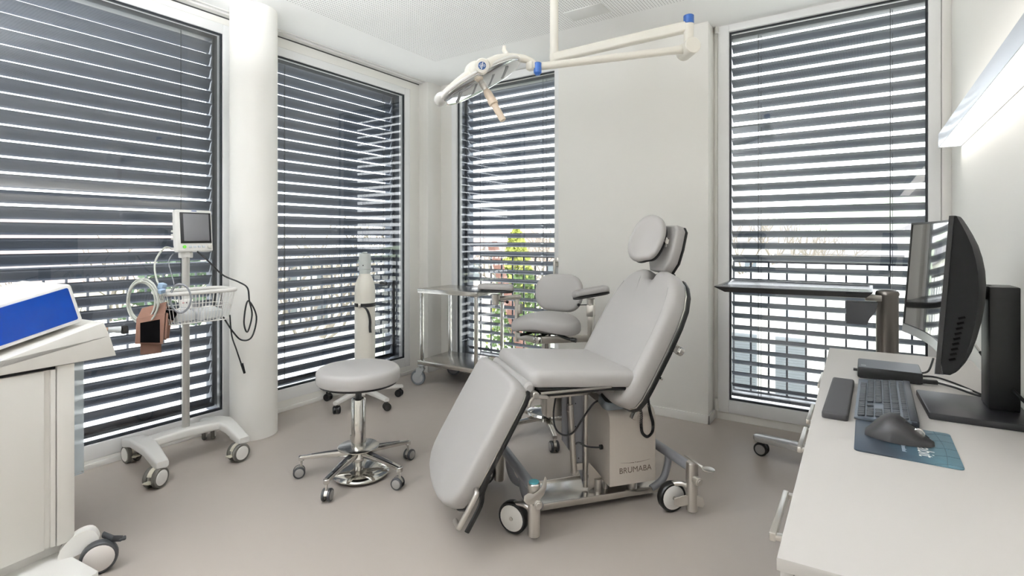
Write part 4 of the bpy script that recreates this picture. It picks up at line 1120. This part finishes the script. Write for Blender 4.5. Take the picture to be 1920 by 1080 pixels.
m = MB().pad(rrect(.058, .412, .008, 4), .017, .005, Matrix.Identity(4), crown=.001)
tag(m.build('wrist_rest', mat('charcoal_wrist_pad', S(56, 55, 57), .6, noise=.02), None, matrix=Matrix.Translation((-.0605, 1.776, .74)) @ Matrix.Rotation(R(-1), 4, 'Z')), 'dark grey padded wrist rest left of the keyboard', 'wrist rest')
# mouse pad with print
MP = thing('mouse_pad', 'dark blue printed mouse pad with white lettering at the near end of the desk', 'mouse pad', (.0725, 1.482, .74), R(0))
def pad_mat():
    m_ = mat('printed_mouse_pad', S(58, 78, 98), .45)
    nt = m_.node_tree; b = nt.nodes['Principled BSDF']; tc = [x for x in nt.nodes if x.type == 'TEX_COORD'][0]
    sp = nt.nodes.new('ShaderNodeSeparateXYZ'); nt.links.new(tc.outputs['Object'], sp.inputs[0])
    mr = nt.nodes.new('ShaderNodeMapRange'); mr.inputs['From Min'].default_value = -.09; mr.inputs['From Max'].default_value = .09
    nt.links.new(sp.outputs[0], mr.inputs['Value'])
    nz = nt.nodes.new('ShaderNodeTexNoise'); nz.inputs['Scale'].default_value = 14; nt.links.new(tc.outputs['Object'], nz.inputs['Vector'])
    ad = nt.nodes.new('ShaderNodeMath'); ad.operation = 'MULTIPLY_ADD'; ad.inputs[1].default_value = .35; nt.links.new(nz.outputs['Fac'], ad.inputs[0]); nt.links.new(mr.outputs[0], ad.inputs[2])
    cr = nt.nodes.new('ShaderNodeValToRGB'); e = cr.color_ramp.elements
    e[0].position = .12; e[0].color = S(42, 56, 70); e[1].position = 1.0; e[1].color = S(84, 116, 128)
    x = e.new(.45); x.color = S(34, 42, 52); x = e.new(.78); x.color = S(56, 78, 92)
    nt.links.new(ad.outputs[0], cr.inputs[0]); nt.links.new(cr.outputs[0], b.inputs['Base Color'])
    return m_
MB().prism(rrect(.185, .232, .01, 4), .0028, Matrix.Identity(4), .0006).build('pad_sheet', [pad_mat()], MP)
rd = frame((.035, -.050, .0030), (0, -1, 0), (1, 0, 0), (0, 0, 1))
text_mesh('pad_lettering', 'abit', .042, WPL, MP, rd, .0001)
m = MB(); rr_ = random.Random(2)
for row, L in ((0, .078),):
    y = .02
    while y > -.072:
        wd = rr_.uniform(.0016, .004); m.bx(-.006, .0 + rr_.choice((0, 0, .002)), y - wd, y, .0028, .0031); y -= wd + .0016
m.build('pad_small_print', mat('pale_blue_print', S(160, 172, 184), .5), MP)
m = MB()
for k in range(5):
    y0 = -.115 + k * .05
    m.tube([Vector((.045, y0, .0026)), Vector((.07, y0 + .012, .0026)), Vector((.0915, y0 + .010, .0026))], .0007, n=4, sm=3)
m.tube([Vector((.066, -.115, .0026)), Vector((.072, 0, .0026)), Vector((.062, .115, .0026))], .0007, n=4, sm=4)
m.build('pad_line_print', mat('dark_line_print', S(52, 72, 86), .5), MP)
# mouse
MS = thing('computer_mouse', 'black sculpted computer mouse lying on the mouse pad', 'mouse', (.064, 1.492, .7428), R(-3))
m = MB(); rings = []
for k in range(19):
    t = k / 18; x = -.064 + .128 * t
    wd = .043 * math.sin(math.pi * min(1, max(0.03, (t * .97 + .015)))) ** .42
    ht = (.034 * math.exp(-((t - .36) / .34) ** 2) + .016 * t * (1 - t) * 4 + .003) * (math.sin(math.pi * min(.985, max(.02, t))) ** .25)
    sec = []
    for j in range(17):
        a = math.pi * j / 16; c_, s_ = math.cos(a), math.sin(a)
        skew = .008 * s_
        sec.append(Vector((x, wd * math.copysign(abs(c_) ** .62, c_) * (1.0 + .16 * (c_ > 0) * (1 - s_)) + skew, .0015 + ht * s_ ** .62)))
    rings.append(sec)
m.loops(rings); m.build('mouse_body', mat('graphite_mouse', S(40, 39, 40), .5, noise=.03), MS, ang=70)
MB().cyl((.036, .0095, .0185), (.036, .0015, .0185), .0115, n=24, bev=.001).build('scroll_wheel', STEEL, MS)
m = MB(); m.tube([Vector((.012, .006, .041)), Vector((.03, .007, .0315)), Vector((.055, .006, .0125))], .0009, n=6, sm=3); m.build('button_seam', BLKM, MS)
# cables on the desk
m = MB()
m.box((.168, 2.10, .752), (.04, .016, .012), Euler((0, 0, .1)).to_matrix(), .002)
m.tube([Vector(p) for p in ((.185, 2.10, .752), (.225, 2.07, .75), (.262, 2.02, .748), (.30, 2.0, .747), (.325, 2.02, .746))], .0032, n=8, sm=6)
m.tube([Vector(p) for p in ((.15, 2.17, .752), (.19, 2.19, .75), (.235, 2.14, .747), (.29, 2.02, .746), (.315, 1.98, .748))], .003, n=8, sm=6)
m.tube([Vector(p) for p in ((.15, 2.2, .755), (.175, 2.23, .76), (.19, 2.25, .80))], .003, n=8, sm=6)
tag(m.build('cable_bundle', BLKM), 'black cables behind the mini computer under the screen', 'cable')
m = MB(); m.tube([Vector(p) for p in ((.152, 2.125, .752), (.19, 2.125, .749), (.23, 2.10, .747), (.262, 2.06, .746))], .0042, n=8, sm=6)
tag(m.build('white_cable', WPL), 'thick white cable on the desk behind the screen', 'cable')
m = MB(); m.mi = 0
m.tube([Vector(p) for p in ((.262, 2.05, .90), (.276, 1.99, .87), (.29, 1.93, .845))], .0032, n=8, sm=5)
m.mi = 1; m.tube([Vector(p) for p in ((.274, 2.0, .875), (.292, 1.93, .842), (.325, 1.79, .80), (.348, 1.74, .782), (.352, 1.765, .772), (.345, 1.83, .775))], .0042, n=8, sm=6)
tag(m.build('display_cable', [WPL, BLKM]), 'black display cable looping round the screen stand', 'cable')

# ------------------------------------------------------------------ overbed instrument table behind the desk
IT = thing('instrument_table', 'dark one-column instrument table on casters between desk and window', 'table', (.09, 3.15, 0))
z0, z1 = .921, .951
o_ = [(-.745, -.265), (-.06, -.19), (-.055, .25), (-.76, .262)]
i_ = [(-.70, -.235), (-.085, -.165), (-.08, .225), (-.715, .235)]
m = MB(); m.loops([[Vector((x, y, z0)) for x, y in i_], [Vector((x, y, z1 - .004)) for x, y in o_], [Vector((x, y, z1)) for x, y in o_], [Vector((x, y, z1)) for x, y in offset(o_, .012)], [Vector((x, y, z1 - .004)) for x, y in offset(o_, .02)]])
m.build('table_top', mat('dark_steel_tray', S(92, 94, 98), .16, .85), IT)
m = MB().bx(-.09, .0, -.04, .04, .895, .925, .003).bx(-.45, -.07, -.05, .05, .908, .922, .002); m.build('support_arm', SATIN, IT)
m = MB().prism([(-.16, .905), (-.045, .905), (-.052, .87), (-.075, .835), (-.085, .808), (-.16, .808)], .05, frame((0, -.19, 0), (1, 0, 0), (0, 0, 1), (0, -1, 0)), .003)
m.build('tilt_housing', DGREY, IT)
DC = mat('bronze_grey_column', S(112, 107, 102), .3, .7)
m = MB(); m.lathe([(.046, .095), (.046, .925)], n=40); m.lathe([(.049, .925), (.049, .935), (.044, .945), (.03, .951), (.0, .954)], n=40); m.build('column', DC, IT)
m = MB()
m.prism([(-.60, .03), (-.58, .02), (.12, -.045), (.15, -.03), (.15, .03), (.12, .045), (-.57, .10), (-.60, .085), (-.61, .06)], .028, Matrix.Translation((0, 0, .078)), .005)
m.prism([(-.05, -.3), (.05, -.3), (.05, .3), (-.05, .3)], .028, Matrix.Translation((.08, 0, .076)), .005)
m.build('base_plate', mat('grey_gloss_base', S(190, 188, 186), .16, .3), IT)
for (x, y), hd in (((-.555, .055), 170), ((.08, -.27), 90), ((.08, .27), 40)):
    caster(IT, x, y, hd, .036, .015, .032, .08, BLK, [BLK, mat('grey_hub_disc', S(140, 138, 136), .5) if y == .055 else bpy.data.materials['grey_hub_disc']], stem=.008)
# ------------------------------------------------------------------ console cart at the left edge (local x towards the room, y away from the viewer)
LC = thing('console_cart', 'light grey cabinet cart with sloping top cut off by the left edge', 'cart', (-2.36, .71, 0), R(6.2))
LGD = mat('shaded_grey_laminate', S(214, 210, 202), .5)
MB().bx(-.55, -.02, -.62, 0, .12, .755, .003).build('cabinet_body', LGREY, LC)
for a, b in ((-.052, .0), (-.62, -.57)): MB().bx(-.021, .0, a, b, .12, .752, .0025).build('front_stile', LGREY, LC)
dr = MB().bx(-.018, .0005, -.567, -.088, .125, .742, .002).bx(-.018, -.010, -.09, -.056, .125, .742).bx(-.016, .0005, -.070, -.0555, .125, .742, .0015).build('door', LGREY, LC)
MB().bx(-.0225, -.019, -.0555, -.0515, .12, .75).bx(-.0225, -.012, -.57, -.052, .743, .756).build('door_gap', BLKM, LC)
# sloping console top
t = math.tan(R(16))
pr = [(-.62, .7555), (.128, .7555), (.106, .835), (.086, .888), (-.36, .888 - (.086 + .36) * t), (-.62, .762)]
m = MB().prism([(y, z) for y, z in pr], .60, frame((.012, 0, 0), (0, 1, 0), (0, 0, 1), (1, 0, 0)) @ Matrix.Translation((0, 0, -.60)), .004)
m.build('console_top', LGREY, LC)
# base and casters
m = MB().prism([(-.5, -.6), (.20, -.6), (.21, -.59), (.21, -.03), (.20, -.018), (-.5, -.018)], .026, Matrix.Translation((0, 0, .05)), .004).bx(-.5, -.05, -.58, -.02, .076, .125)
m.build('base_plate', WPL, LC)
HUBC = mat('pinkish_white_hub', S(226, 220, 216), .4)
def big_caster(x, y, hd):
    h = Vector((math.cos(R(hd)), math.sin(R(hd)), 0)); a = Vector((-h.y, h.x, 0)); c = Vector((x, y, .058))
    m = MB(); m.mi = 0
    P = spline([(-.085, .05, 0), (-.075, .085, 0), (-.04, .115, 0), (-.005, .118, 0), (.012, .085, 0), (.0, .066, 0), (-.03, .06, 0)], 5, True)
    m.prism([(p.x, p.y) for p in P], .042, frame(c + a * .056 - Vector((0, 0, .03)) - h * .02, h, (0, 0, 1), h.cross(Vector((0, 0, 1)))), .008)
    cst = m.build('caster', WPL, LC)
    add_wheel(MB(), c, a, .057, .034, .84).build('wheel', [DGREY, HUBC], cst)
    m = MB().tube([c + a * .03 + h * .01 + Vector((0, 0, .062)), c + h * .04 + Vector((0, 0, .052)), c + h * .066 + Vector((0, 0, .044))], .006, n=10, flat=2.0)
    m.box(c + h * .068 + Vector((0, 0, .044)), (.022, .026, .009), Euler((0, 0, R(hd))).to_matrix(), .005)
    m.build('brake_lever', DGREY, cst)
big_caster(.078, .040, 62); big_caster(.09, -.55, -80); big_caster(-.46, .02, 120); big_caster(-.46, -.55, 200)
# clear pocket on the far side
m = MB()
m.bx(-.34, -.045, .045, .048, .33, .765, .001).bx(-.34, -.045, .002, .004, .33, .765).bx(-.34, -.338, .004, .045, .33, .76).bx(-.047, -.045, .004, .045, .34, .76).bx(-.34, -.045, .004, .045, .33, .333)
pk = m.build('clear_pocket', CLEAR, LC)
m = MB(); m.mi = 0; m.bx(-.30, -.06, .006, .012, .34, .68, .001); m.mi = 1
for k in range(3): m.bx(-.29, -.0585, .0055, .0135, .60 + k * .05, .615 + k * .05)
m.mi = 2
for k in range(3): m.bx(-.075, -.0578, .0052, .0138, .565 + k * .05, .585 + k * .05)
m.build('pocket_sheet', [mat('pale_blue_sheet', S(206, 222, 232), .6), mat('teal_print', S(96, 160, 180), .6), mat('dark_print', S(90, 90, 100), .6)], pk)
m = MB(); m.mi = 0; m.tube([Vector((-.12, .08, .845)), Vector((-.115, .14, .842)), Vector((-.11, .165, .838))], [.012, .010, .008], n=12); m.mi = 1
m.cyl((-.11, .155, .840), (-.10, .195, .835), .010, .014, n=16); m.mi = 2; m.box((-.097, .208, .833), (.024, .022, .032), Euler((.15, 0, 0)).to_matrix(), .004)
m.build('side_probe', [mat('brown_probe_tip', S(150, 118, 96), .5), mat('clear_probe_sleeve', S(206, 210, 212), .25), BLK], LC)
# console device on the sloping top
s16 = R(15.5)
DV = thing('console_device', 'white box with a large blue front panel on the sloping grey cart top', 'device', LC.matrix_basis @ Vector((-.045, .047, .890)), R(6.2))
es = Vector((0, math.cos(s16), math.sin(s16))); en = Vector((0, -math.sin(s16), math.cos(s16))); exx = Vector((1, 0, 0))
Mf = frame((0, 0, 0), -es, en, exx)
lean = lambda p: p
m = MB()
out = rrect(.50, .148, .013, 5, .25, .078)
rings = []
for x, d in ((-.36, .004), (-.356, 0), (-.006, 0), (-.002, .0015), (0, .005)):
    rings.append([Vector((x, 0, 0)) - es * u + en * v for u, v in offset(out, d)])
m.loops(rings)
m.box(Vector((-.18, 0, 0)) - es * .25 + en * .003, (.30, .46, .008), Euler((s16, 0, 0)).to_matrix(), .001)
m.box(Vector((-.30, 0, 0)) - es * .03 + en * .1525, (.05, .03, .004), Euler((s16, 0, 0)).to_matrix(), .001)
m.build('device_case', WPL, DV)
out2 = rrect(.474, .122, .006, 4, .25, .079)
m = MB(); rings = []
for x in (-.001, .0018): rings.append([Vector((x, 0, 0)) - es * u + en * v for u, v in out2])
m.loops(rings); m.build('blue_panel', BLUEGLASS, DV)

# ------------------------------------------------------------------ outside
TERR = mat('pale_terrace_slabs', S(230, 229, 225), .7, noise=.04, nscale=2)
o = MB()
o.bx(-9.2, XL - .34, -8, YB + .0, -.12, -.02)
struct(o.build('terrace_floor', TERR), 'pale paved roof terrace outside the left windows', 'terrace')
m = MB()
for k in range(14): m.bx(-9.2, XL - .4, -5 + k * .62, -5 + k * .62 + .008, -.0205, -.0195)
for k in range(9): m.bx(-9.1 + k * .62, -9.092 + k * .62, -8, YB, -.0205, -.0195)
struct(m.build('terrace_joint', mat('grey_joint', S(150, 150, 148), .8)), 'grey joints of the terrace paving', 'paving')
struct(MB().bx(-90, 90, -80, 140, -6.4, -6.0).build('ground', mat('pale_winter_ground', S(168, 172, 150), .9, noise=.12, nscale=.15)), 'pale winter lawn and streets around the building', 'ground')
hl = MB(); rings = []
for k in range(41):
    x = -120 + k * 6; hh = 8 + 5 * math.sin(x * .03 + 1) + 2.5 * math.sin(x * .09)
    rings.append([Vector((x, 95, -6)), Vector((x, 110, hh * .4 - 3)), Vector((x, 135, hh * .75)), Vector((x, 150, -6))])
hl.loops(rings)
rings = []
for k in range(31):
    y = -80 + k * 7; hh = 9 + 3 * math.sin(y * .05)
    rings.append([Vector((-95, y, -6)), Vector((-115, y, hh * .5 - 3)), Vector((-140, y, hh * .6)), Vector((-150, y, -6))])
hl.loops(rings)
struct(hl.build('hill', mat('pale_green_hill', S(170, 184, 158), .9, noise=.2, nscale=.05)), 'pale green hills on the horizon', 'hill')
RAIL = mat('dark_railing_metal', S(62, 66, 74), .5, .3)
def railing(name, label, p, q, z0, z1, step, r, mt=None):
    p = Vector(p); q = Vector(q); L = (q - p).length; d = (q - p) / L
    root = thing(name, label, 'railing', (p.x, p.y, z0), math.atan2(d.y, d.x), 'railings outside the windows')
    h = z1 - z0
    MB().bx(0, L, -.018, .018, h - .02, h, .003).build('top_rail', mt or RAIL, root)
    MB().bx(0, L, -.012, .012, 0, .02, .002).build('bottom_rail', mt or RAIL, root)
    n = int(L / step)
    m = MB()
    for k in range(n + 1): m.box((L * k / n, 0, h / 2), (r * 2, r * 2, h - .02))
    m.build('baluster_row', mt or RAIL, root)
    return root
railing('balcony_railing', 'dark vertical-bar railing outside the window beside the desk', (-.80, 4.13, 0), (.36, 4.13, 0), .085, 1.045, .115, .006)
railing('balcony_railing', 'dark vertical-bar railing outside the narrow corner window', (-3.12, 4.13, 0), (-2.0, 4.13, 0), .085, 1.045, .115, .006)
railing('terrace_railing', 'long vertical-bar railing along the far edge of the terrace', (-6.45, -6.5, 0), (-6.45, 7.0, 0), -.02, .93, .17, .009)
# neighbouring low white building with a slab roof seen past the desk
WB = mat('white_render', S(244, 243, 240), .8, noise=.02, nscale=1)
SLB = mat('pale_roof_slabs', S(226, 225, 222), .75, noise=.03)
SHUT = mat('grey_shutter', S(120, 126, 132), .6)
NB = thing('neighbour_building', 'low white building with flat slab roof and grey shutters opposite the right window', 'building', (3, 12, -6))
MB().bx(-6.0, 9, 0, 15, 0, 6.10).build('facade', WB, NB)
m = MB().bx(-6.05, 9.05, -.05, 15, 6.10, 6.14); m.build('roof_slab', SLB, NB)
m = MB()
for k in range(16): m.bx(-6 + k * 1.0, -5.985 + k * 1.0, 0, 15, 6.14, 6.143)
for k in range(15): m.bx(-6, 9, k * 1.0, k * 1.0 + .015, 6.14, 6.143)
m.build('roof_joint', mat('roof_joint_grey', S(170, 170, 170), .8), NB)
for x0, x1 in ((-5.5, -4.87), (-4.52, -3.98)):
    w_ = MB().bx(x0, x1, -.06, .0, 3.95, 5.2).build('window_shutter', SHUT, NB)
    m = MB()
    for k in range(22): m.bx(x0 + .02, x1 - .02, -.07, -.055, 3.98 + k * .055, 4.005 + k * .055)
    m.build('shutter_slat', mat('shutter_slat_grey_%d' % int(abs(x0) * 10), S(104, 110, 116), .6), w_)
MB().bx(-4.78, -4.6, -.05, .0, 3.8, 5.25).build('pilaster', WB, NB)
MB().bx(-4.36, -4.1, -.16, 0, 5.62, 5.86).build('wall_box', mat('blue_grey_box', S(176, 190, 204), .6), NB)
def house(name, label, x, y, z, w_, d_, h_, rh, wallm, roofm, rz=0, axis='x', wins=4, grp='houses beyond the windows'):
    H_ = thing(name, label, 'house', (x, y, z), R(rz), grp)
    MB().bx(-w_ / 2, w_ / 2, -d_ / 2, d_ / 2, 0, h_).build('house_wall', wallm, H_)
    m = MB()
    e = .5
    if axis == 'x': P = [Vector((s * (w_ / 2 + e), 0, 0)) for s in (-1, 1)]; m.loops([[p + Vector((0, yy, zz)) for yy, zz in ((-d_ / 2 - e, h_ - .1), (d_ / 2 + e, h_ - .1), (d_ / 2 + e, h_ + .1), (0, h_ + rh + .1), (-d_ / 2 - e, h_ + .1))] for p in P])
    else: P = [Vector((0, s * (d_ / 2 + e), 0)) for s in (-1, 1)]; m.loops([[p + Vector((xx, 0, zz)) for xx, zz in ((-w_ / 2 - e, h_ - .1), (w_ / 2 + e, h_ - .1), (w_ / 2 + e, h_ + .1), (0, h_ + rh + .1), (-w_ / 2 - e, h_ + .1))] for p in P])
    m.build('roof', roofm, H_)
    for k in range(wins):
        xx = -w_ / 2 + w_ * (k + .5) / wins
        for zz in (1.2, 3.8):
            if zz + 1.3 < h_ + .4: MB().bx(xx - .5, xx + .5, -d_ / 2 - .05, -d_ / 2 + .02, zz, zz + 1.3).build('window', WIN, H_)
    for k in range(3):
        yy = -d_ / 2 + d_ * (k + .5) / 3
        for s in (-1, 1):
            MB().bx(s * w_ / 2 - .05, s * w_ / 2 + .05, yy - .5, yy + .5, 3.8, 5.1).build('window', WIN, H_)
    MB().bx(w_ * .2, w_ * .2 + .7, -.35, .35, h_ + rh * .4, h_ + rh + .7).build('chimney', wallm, H_)
    return H_
WIN = mat('grey_house_window', S(110, 118, 126), .2)
TILE3 = mat('pale_roof_tiles', S(206, 204, 202), .8, noise=.05, nscale=3)
TILE = mat('brown_roof_tiles', S(168, 148, 142), .8, noise=.1, nscale=3)
TILE2 = mat('grey_roof_tiles', S(120, 118, 120), .8, noise=.1, nscale=3)
house('house', 'white gabled house with steep grey roof beyond the low slab roof at right', 6.4, 33, -6, 9, 10, 7.6, 3.6, WB, TILE2, 0, 'y', 4)
house('house', 'white flat-fronted house left of the steep grey roof', 0.5, 47, -6, 11, 8, 6.0, 1.2, WB, TILE2, 0, 'x', 5)
house('house', 'wide cream house with long brown roof beyond the terrace', -34, 12, -6, 9, 14, 5.0, 3.2, mat('cream_render', S(236, 230, 218), .8), TILE, 0, 'y', 3)
house('house', 'white house with pale roof behind the trees beyond the terrace', -36, 29, -6, 9, 11, 5.4, 3.4, WB, TILE3, 8, 'y', 3)
house('house', 'pinkish house with brown gable nearest the terrace corner', -30, 42, -6, 10, 9, 5.2, 3.0, mat('pink_render', S(226, 208, 202), .8), TILE, -20, 'x', 4)
house('house', 'small grey-roofed house far left beyond the terrace', -30, -3, -6, 9, 10, 4.6, 3.0, WB, TILE2, 0, 'y', 3)
house('house', 'large white apartment house straight beyond the corner window', -14, 58, -6, 16, 9, 6.8, 1.8, WB, TILE2, 6, 'x', 7)
# bare and leafy trees
BARK = mat('grey_bark', S(134, 126, 116), .9, noise=.15, nscale=4)
LEAFG = mat('bright_green_leaf', S(84, 108, 58), .7, noise=.25, nscale=5)
LEAFY = mat('yellow_green_leaf', S(158, 164, 82), .7, noise=.2, nscale=5)
LEAFD = mat('dark_evergreen_leaf', S(86, 108, 84), .8, noise=.25, nscale=4)
def bare_tree(label, x, y, z, hgt, seed):
    rn = random.Random(seed); T = thing('bare_tree', label, 'tree', (x, y, z), 0, 'bare trees beyond the windows')
    m = MB(); m2 = MB()
    def br(p, d, L, r, lv):
        q = p + d * L
        (m if lv < 2 else m2).tube([p, p + d * L * .5 + Vector((rn.uniform(-.05, .05) * L, rn.uniform(-.05, .05) * L, 0)), q], [r, r * .85, r * .66], n=5 if lv < 3 else 3)
        if lv >= 5: return
        for k in range(3 if lv < 4 else 2):
            e = Vector((rn.uniform(-1, 1), rn.uniform(-1, 1), rn.uniform(.0, .9))).normalized()
            br(q, (d * .75 + e * .75).normalized(), L * rn.uniform(.6, .8), r * .62, lv + 1)
    br(Vector((0, 0, 0)), Vector((0, 0, 1)), hgt * .3, hgt * .016, 0)
    m.build('trunk', BARK, T); m2.build('branches', BARK, T)
def leafy(name, label, x, y, z, hgt, rad, mats, n, seed, size=.05, grp=None, shape='cone'):
    rn = random.Random(seed); T = thing(name, label, 'shrub' if hgt < 4 else 'tree', (x, y, z), 0, grp)
    m = MB(); m.tube([Vector((0, 0, 0)), Vector((.02, .02, hgt * .5)), Vector((0, 0, hgt * .9))], [rad * .07, rad * .05, rad * .02], n=7)
    for k in range(10):
        a = rn.uniform(0, 6.28); zz = hgt * rn.uniform(.1, .8)
        m.tube([Vector((0, 0, zz)), Vector((math.cos(a) * rad * .5, math.sin(a) * rad * .5, zz + hgt * .12))], [rad * .03, rad * .012], n=5)
    m.build('stem', BARK, T)
    m = MB()
    for k in range(n):
        f = rn.random() ** .8; zz = hgt * (.08 + .92 * f); rr = rad * ((1 - f) ** .6 if shape == 'cone' else math.sqrt(max(0, 1 - (2 * f - 1) ** 2))) * rn.uniform(.45, 1.05); a = rn.uniform(0, 6.28)
        c = Vector((math.cos(a) * rr, math.sin(a) * rr, zz))
        u_ = Vector((rn.uniform(-1, 1), rn.uniform(-1, 1), rn.uniform(-1, 1))).normalized(); v_ = u_.orthogonal().normalized(); s_ = size * rn.uniform(.6, 1.4)
        m.mi = (1 if (f > .72 and len(mats) > 1) or rn.random() < .12 * (len(mats) - 1) else 0)
        m.quad([c - u_ * s_ * .5, c + v_ * s_ * .28, c + u_ * s_ * .5, c - v_ * s_ * .28])
    m.build('foliage', mats, T)
for i, (x, y, h_, lab) in enumerate(((-13, 8.5, 8.5, 'bare tree beyond the terrace railing, nearest of the row'), (-15, 4, 8.0, 'bare tree beyond the terrace left of the pole stand'), (-18, 13, 9.5, 'tall bare tree beyond the terrace near the column'),
        (-4.2, 30, 10.5, 'spreading bare tree at the left of the view past the desk'), (-2.4, 38, 9.5, 'thin bare tree further back in the view past the desk'), (-9, 16, 8.5, 'bare tree seen past the corner window'), (-20, 22, 9, 'bare tree in front of the white house with pale roof'))):
    bare_tree(lab, x, y, -6, h_, 11 + i)
leafy('garden_shrub', 'green shrub with yellow top outside the corner window', -4.52, 6.9, -1.1, 2.45, .52, [LEAFG, LEAFY], 2600, 4, .09)
leafy('evergreen_tree', 'dark evergreen outside the corner window right of the yellow-topped shrub', -4.9, 10.5, -6, 7.5, 1.1, [LEAFD], 2600, 6, .16, 'evergreens', 'cone')
leafy('evergreen_tree', 'dark evergreen bush beyond the terrace railing', -12.5, 5.6, -6, 6.9, 1.3, [LEAFD], 2200, 9, .2, 'evergreens', 'ball')
m = MB().box((0, 0, 0), (.11, .11, 2.2), Euler((0, R(-19), 0)).to_matrix(), .006)
tag(m.build('wooden_post', mat('red_brown_timber', S(112, 78, 66), .7, noise=.12, nscale=6), None, matrix=Matrix.Translation((-4.05, 6.1, .10))), 'leaning red-brown timber post outside the corner window', 'post')
struct(MB().bx(-7, 1.0, 4.3, 4.36, -6, -.10).bx(-7.0, -1.9, 4.36, 9.5, -1.3, -1.1).build('garden_terrace', TERR), 'pale raised garden terrace outside the corner window', 'terrace')
# ------------------------------------------------------------------ world and lamps
w = bpy.data.worlds.new('overcast_sky'); sc.world = w; w.use_nodes = True
nt = w.node_tree; bg = nt.nodes['Background']
tc = nt.nodes.new('ShaderNodeTexCoord'); nz = nt.nodes.new('ShaderNodeTexNoise'); nz.inputs['Scale'].default_value = 1.3; nz.inputs['Detail'].default_value = 3
nt.links.new(tc.outputs['Generated'], nz.inputs['Vector'])
cr = nt.nodes.new('ShaderNodeMix'); cr.data_type = 'RGBA'
cr.inputs[6].default_value = (0.90, 0.95, 1.0, 1); cr.inputs[7].default_value = (0.98, 0.99, 1.0, 1)
nt.links.new(nz.outputs['Fac'], cr.inputs[0]); nt.links.new(cr.outputs[2], bg.inputs['Color'])
bg.inputs['Strength'].default_value = SKY
def portal(loc, rot, sx, sy):
    l = bpy.data.lights.new('window_portal', 'AREA'); l.shape = 'RECTANGLE'; l.size = sx; l.size_y = sy; l.cycles.is_portal = True
    o = bpy.data.objects.new('window_portal', l); COL.objects.link(o); o.location = loc; o.rotation_euler = rot
for W in (W1, W2):
    portal((XL - .32, (W[0] + W[1]) / 2, (W[2] + W[3]) / 2), (0, R(-90), 0), W[3] - W[2] + .1, W[1] - W[0] + .1)
for W in (W3, W4):
    portal(((W[0] + W[1]) / 2, YB + .32, (W[2] + W[3]) / 2), (R(-90), 0, 0), W[1] - W[0] + .1, W[3] - W[2] + .1)
vs = sc.view_settings
sc.display_settings.display_device = 'sRGB'
vs.view_transform = 'Standard'; vs.look = 'None'; vs.gamma = 1.0; vs.use_curve_mapping = False
vs.exposure = EXPO
cy = sc.cycles
cy.max_bounces = 10; cy.diffuse_bounces = 5; cy.glossy_bounces = 5; cy.transparent_max_bounces = 24; cy.transmission_bounces = 6
cy.sample_clamp_indirect = 6.0; cy.caustics_reflective = False; cy.caustics_refractive = False
cy.use_denoising = True
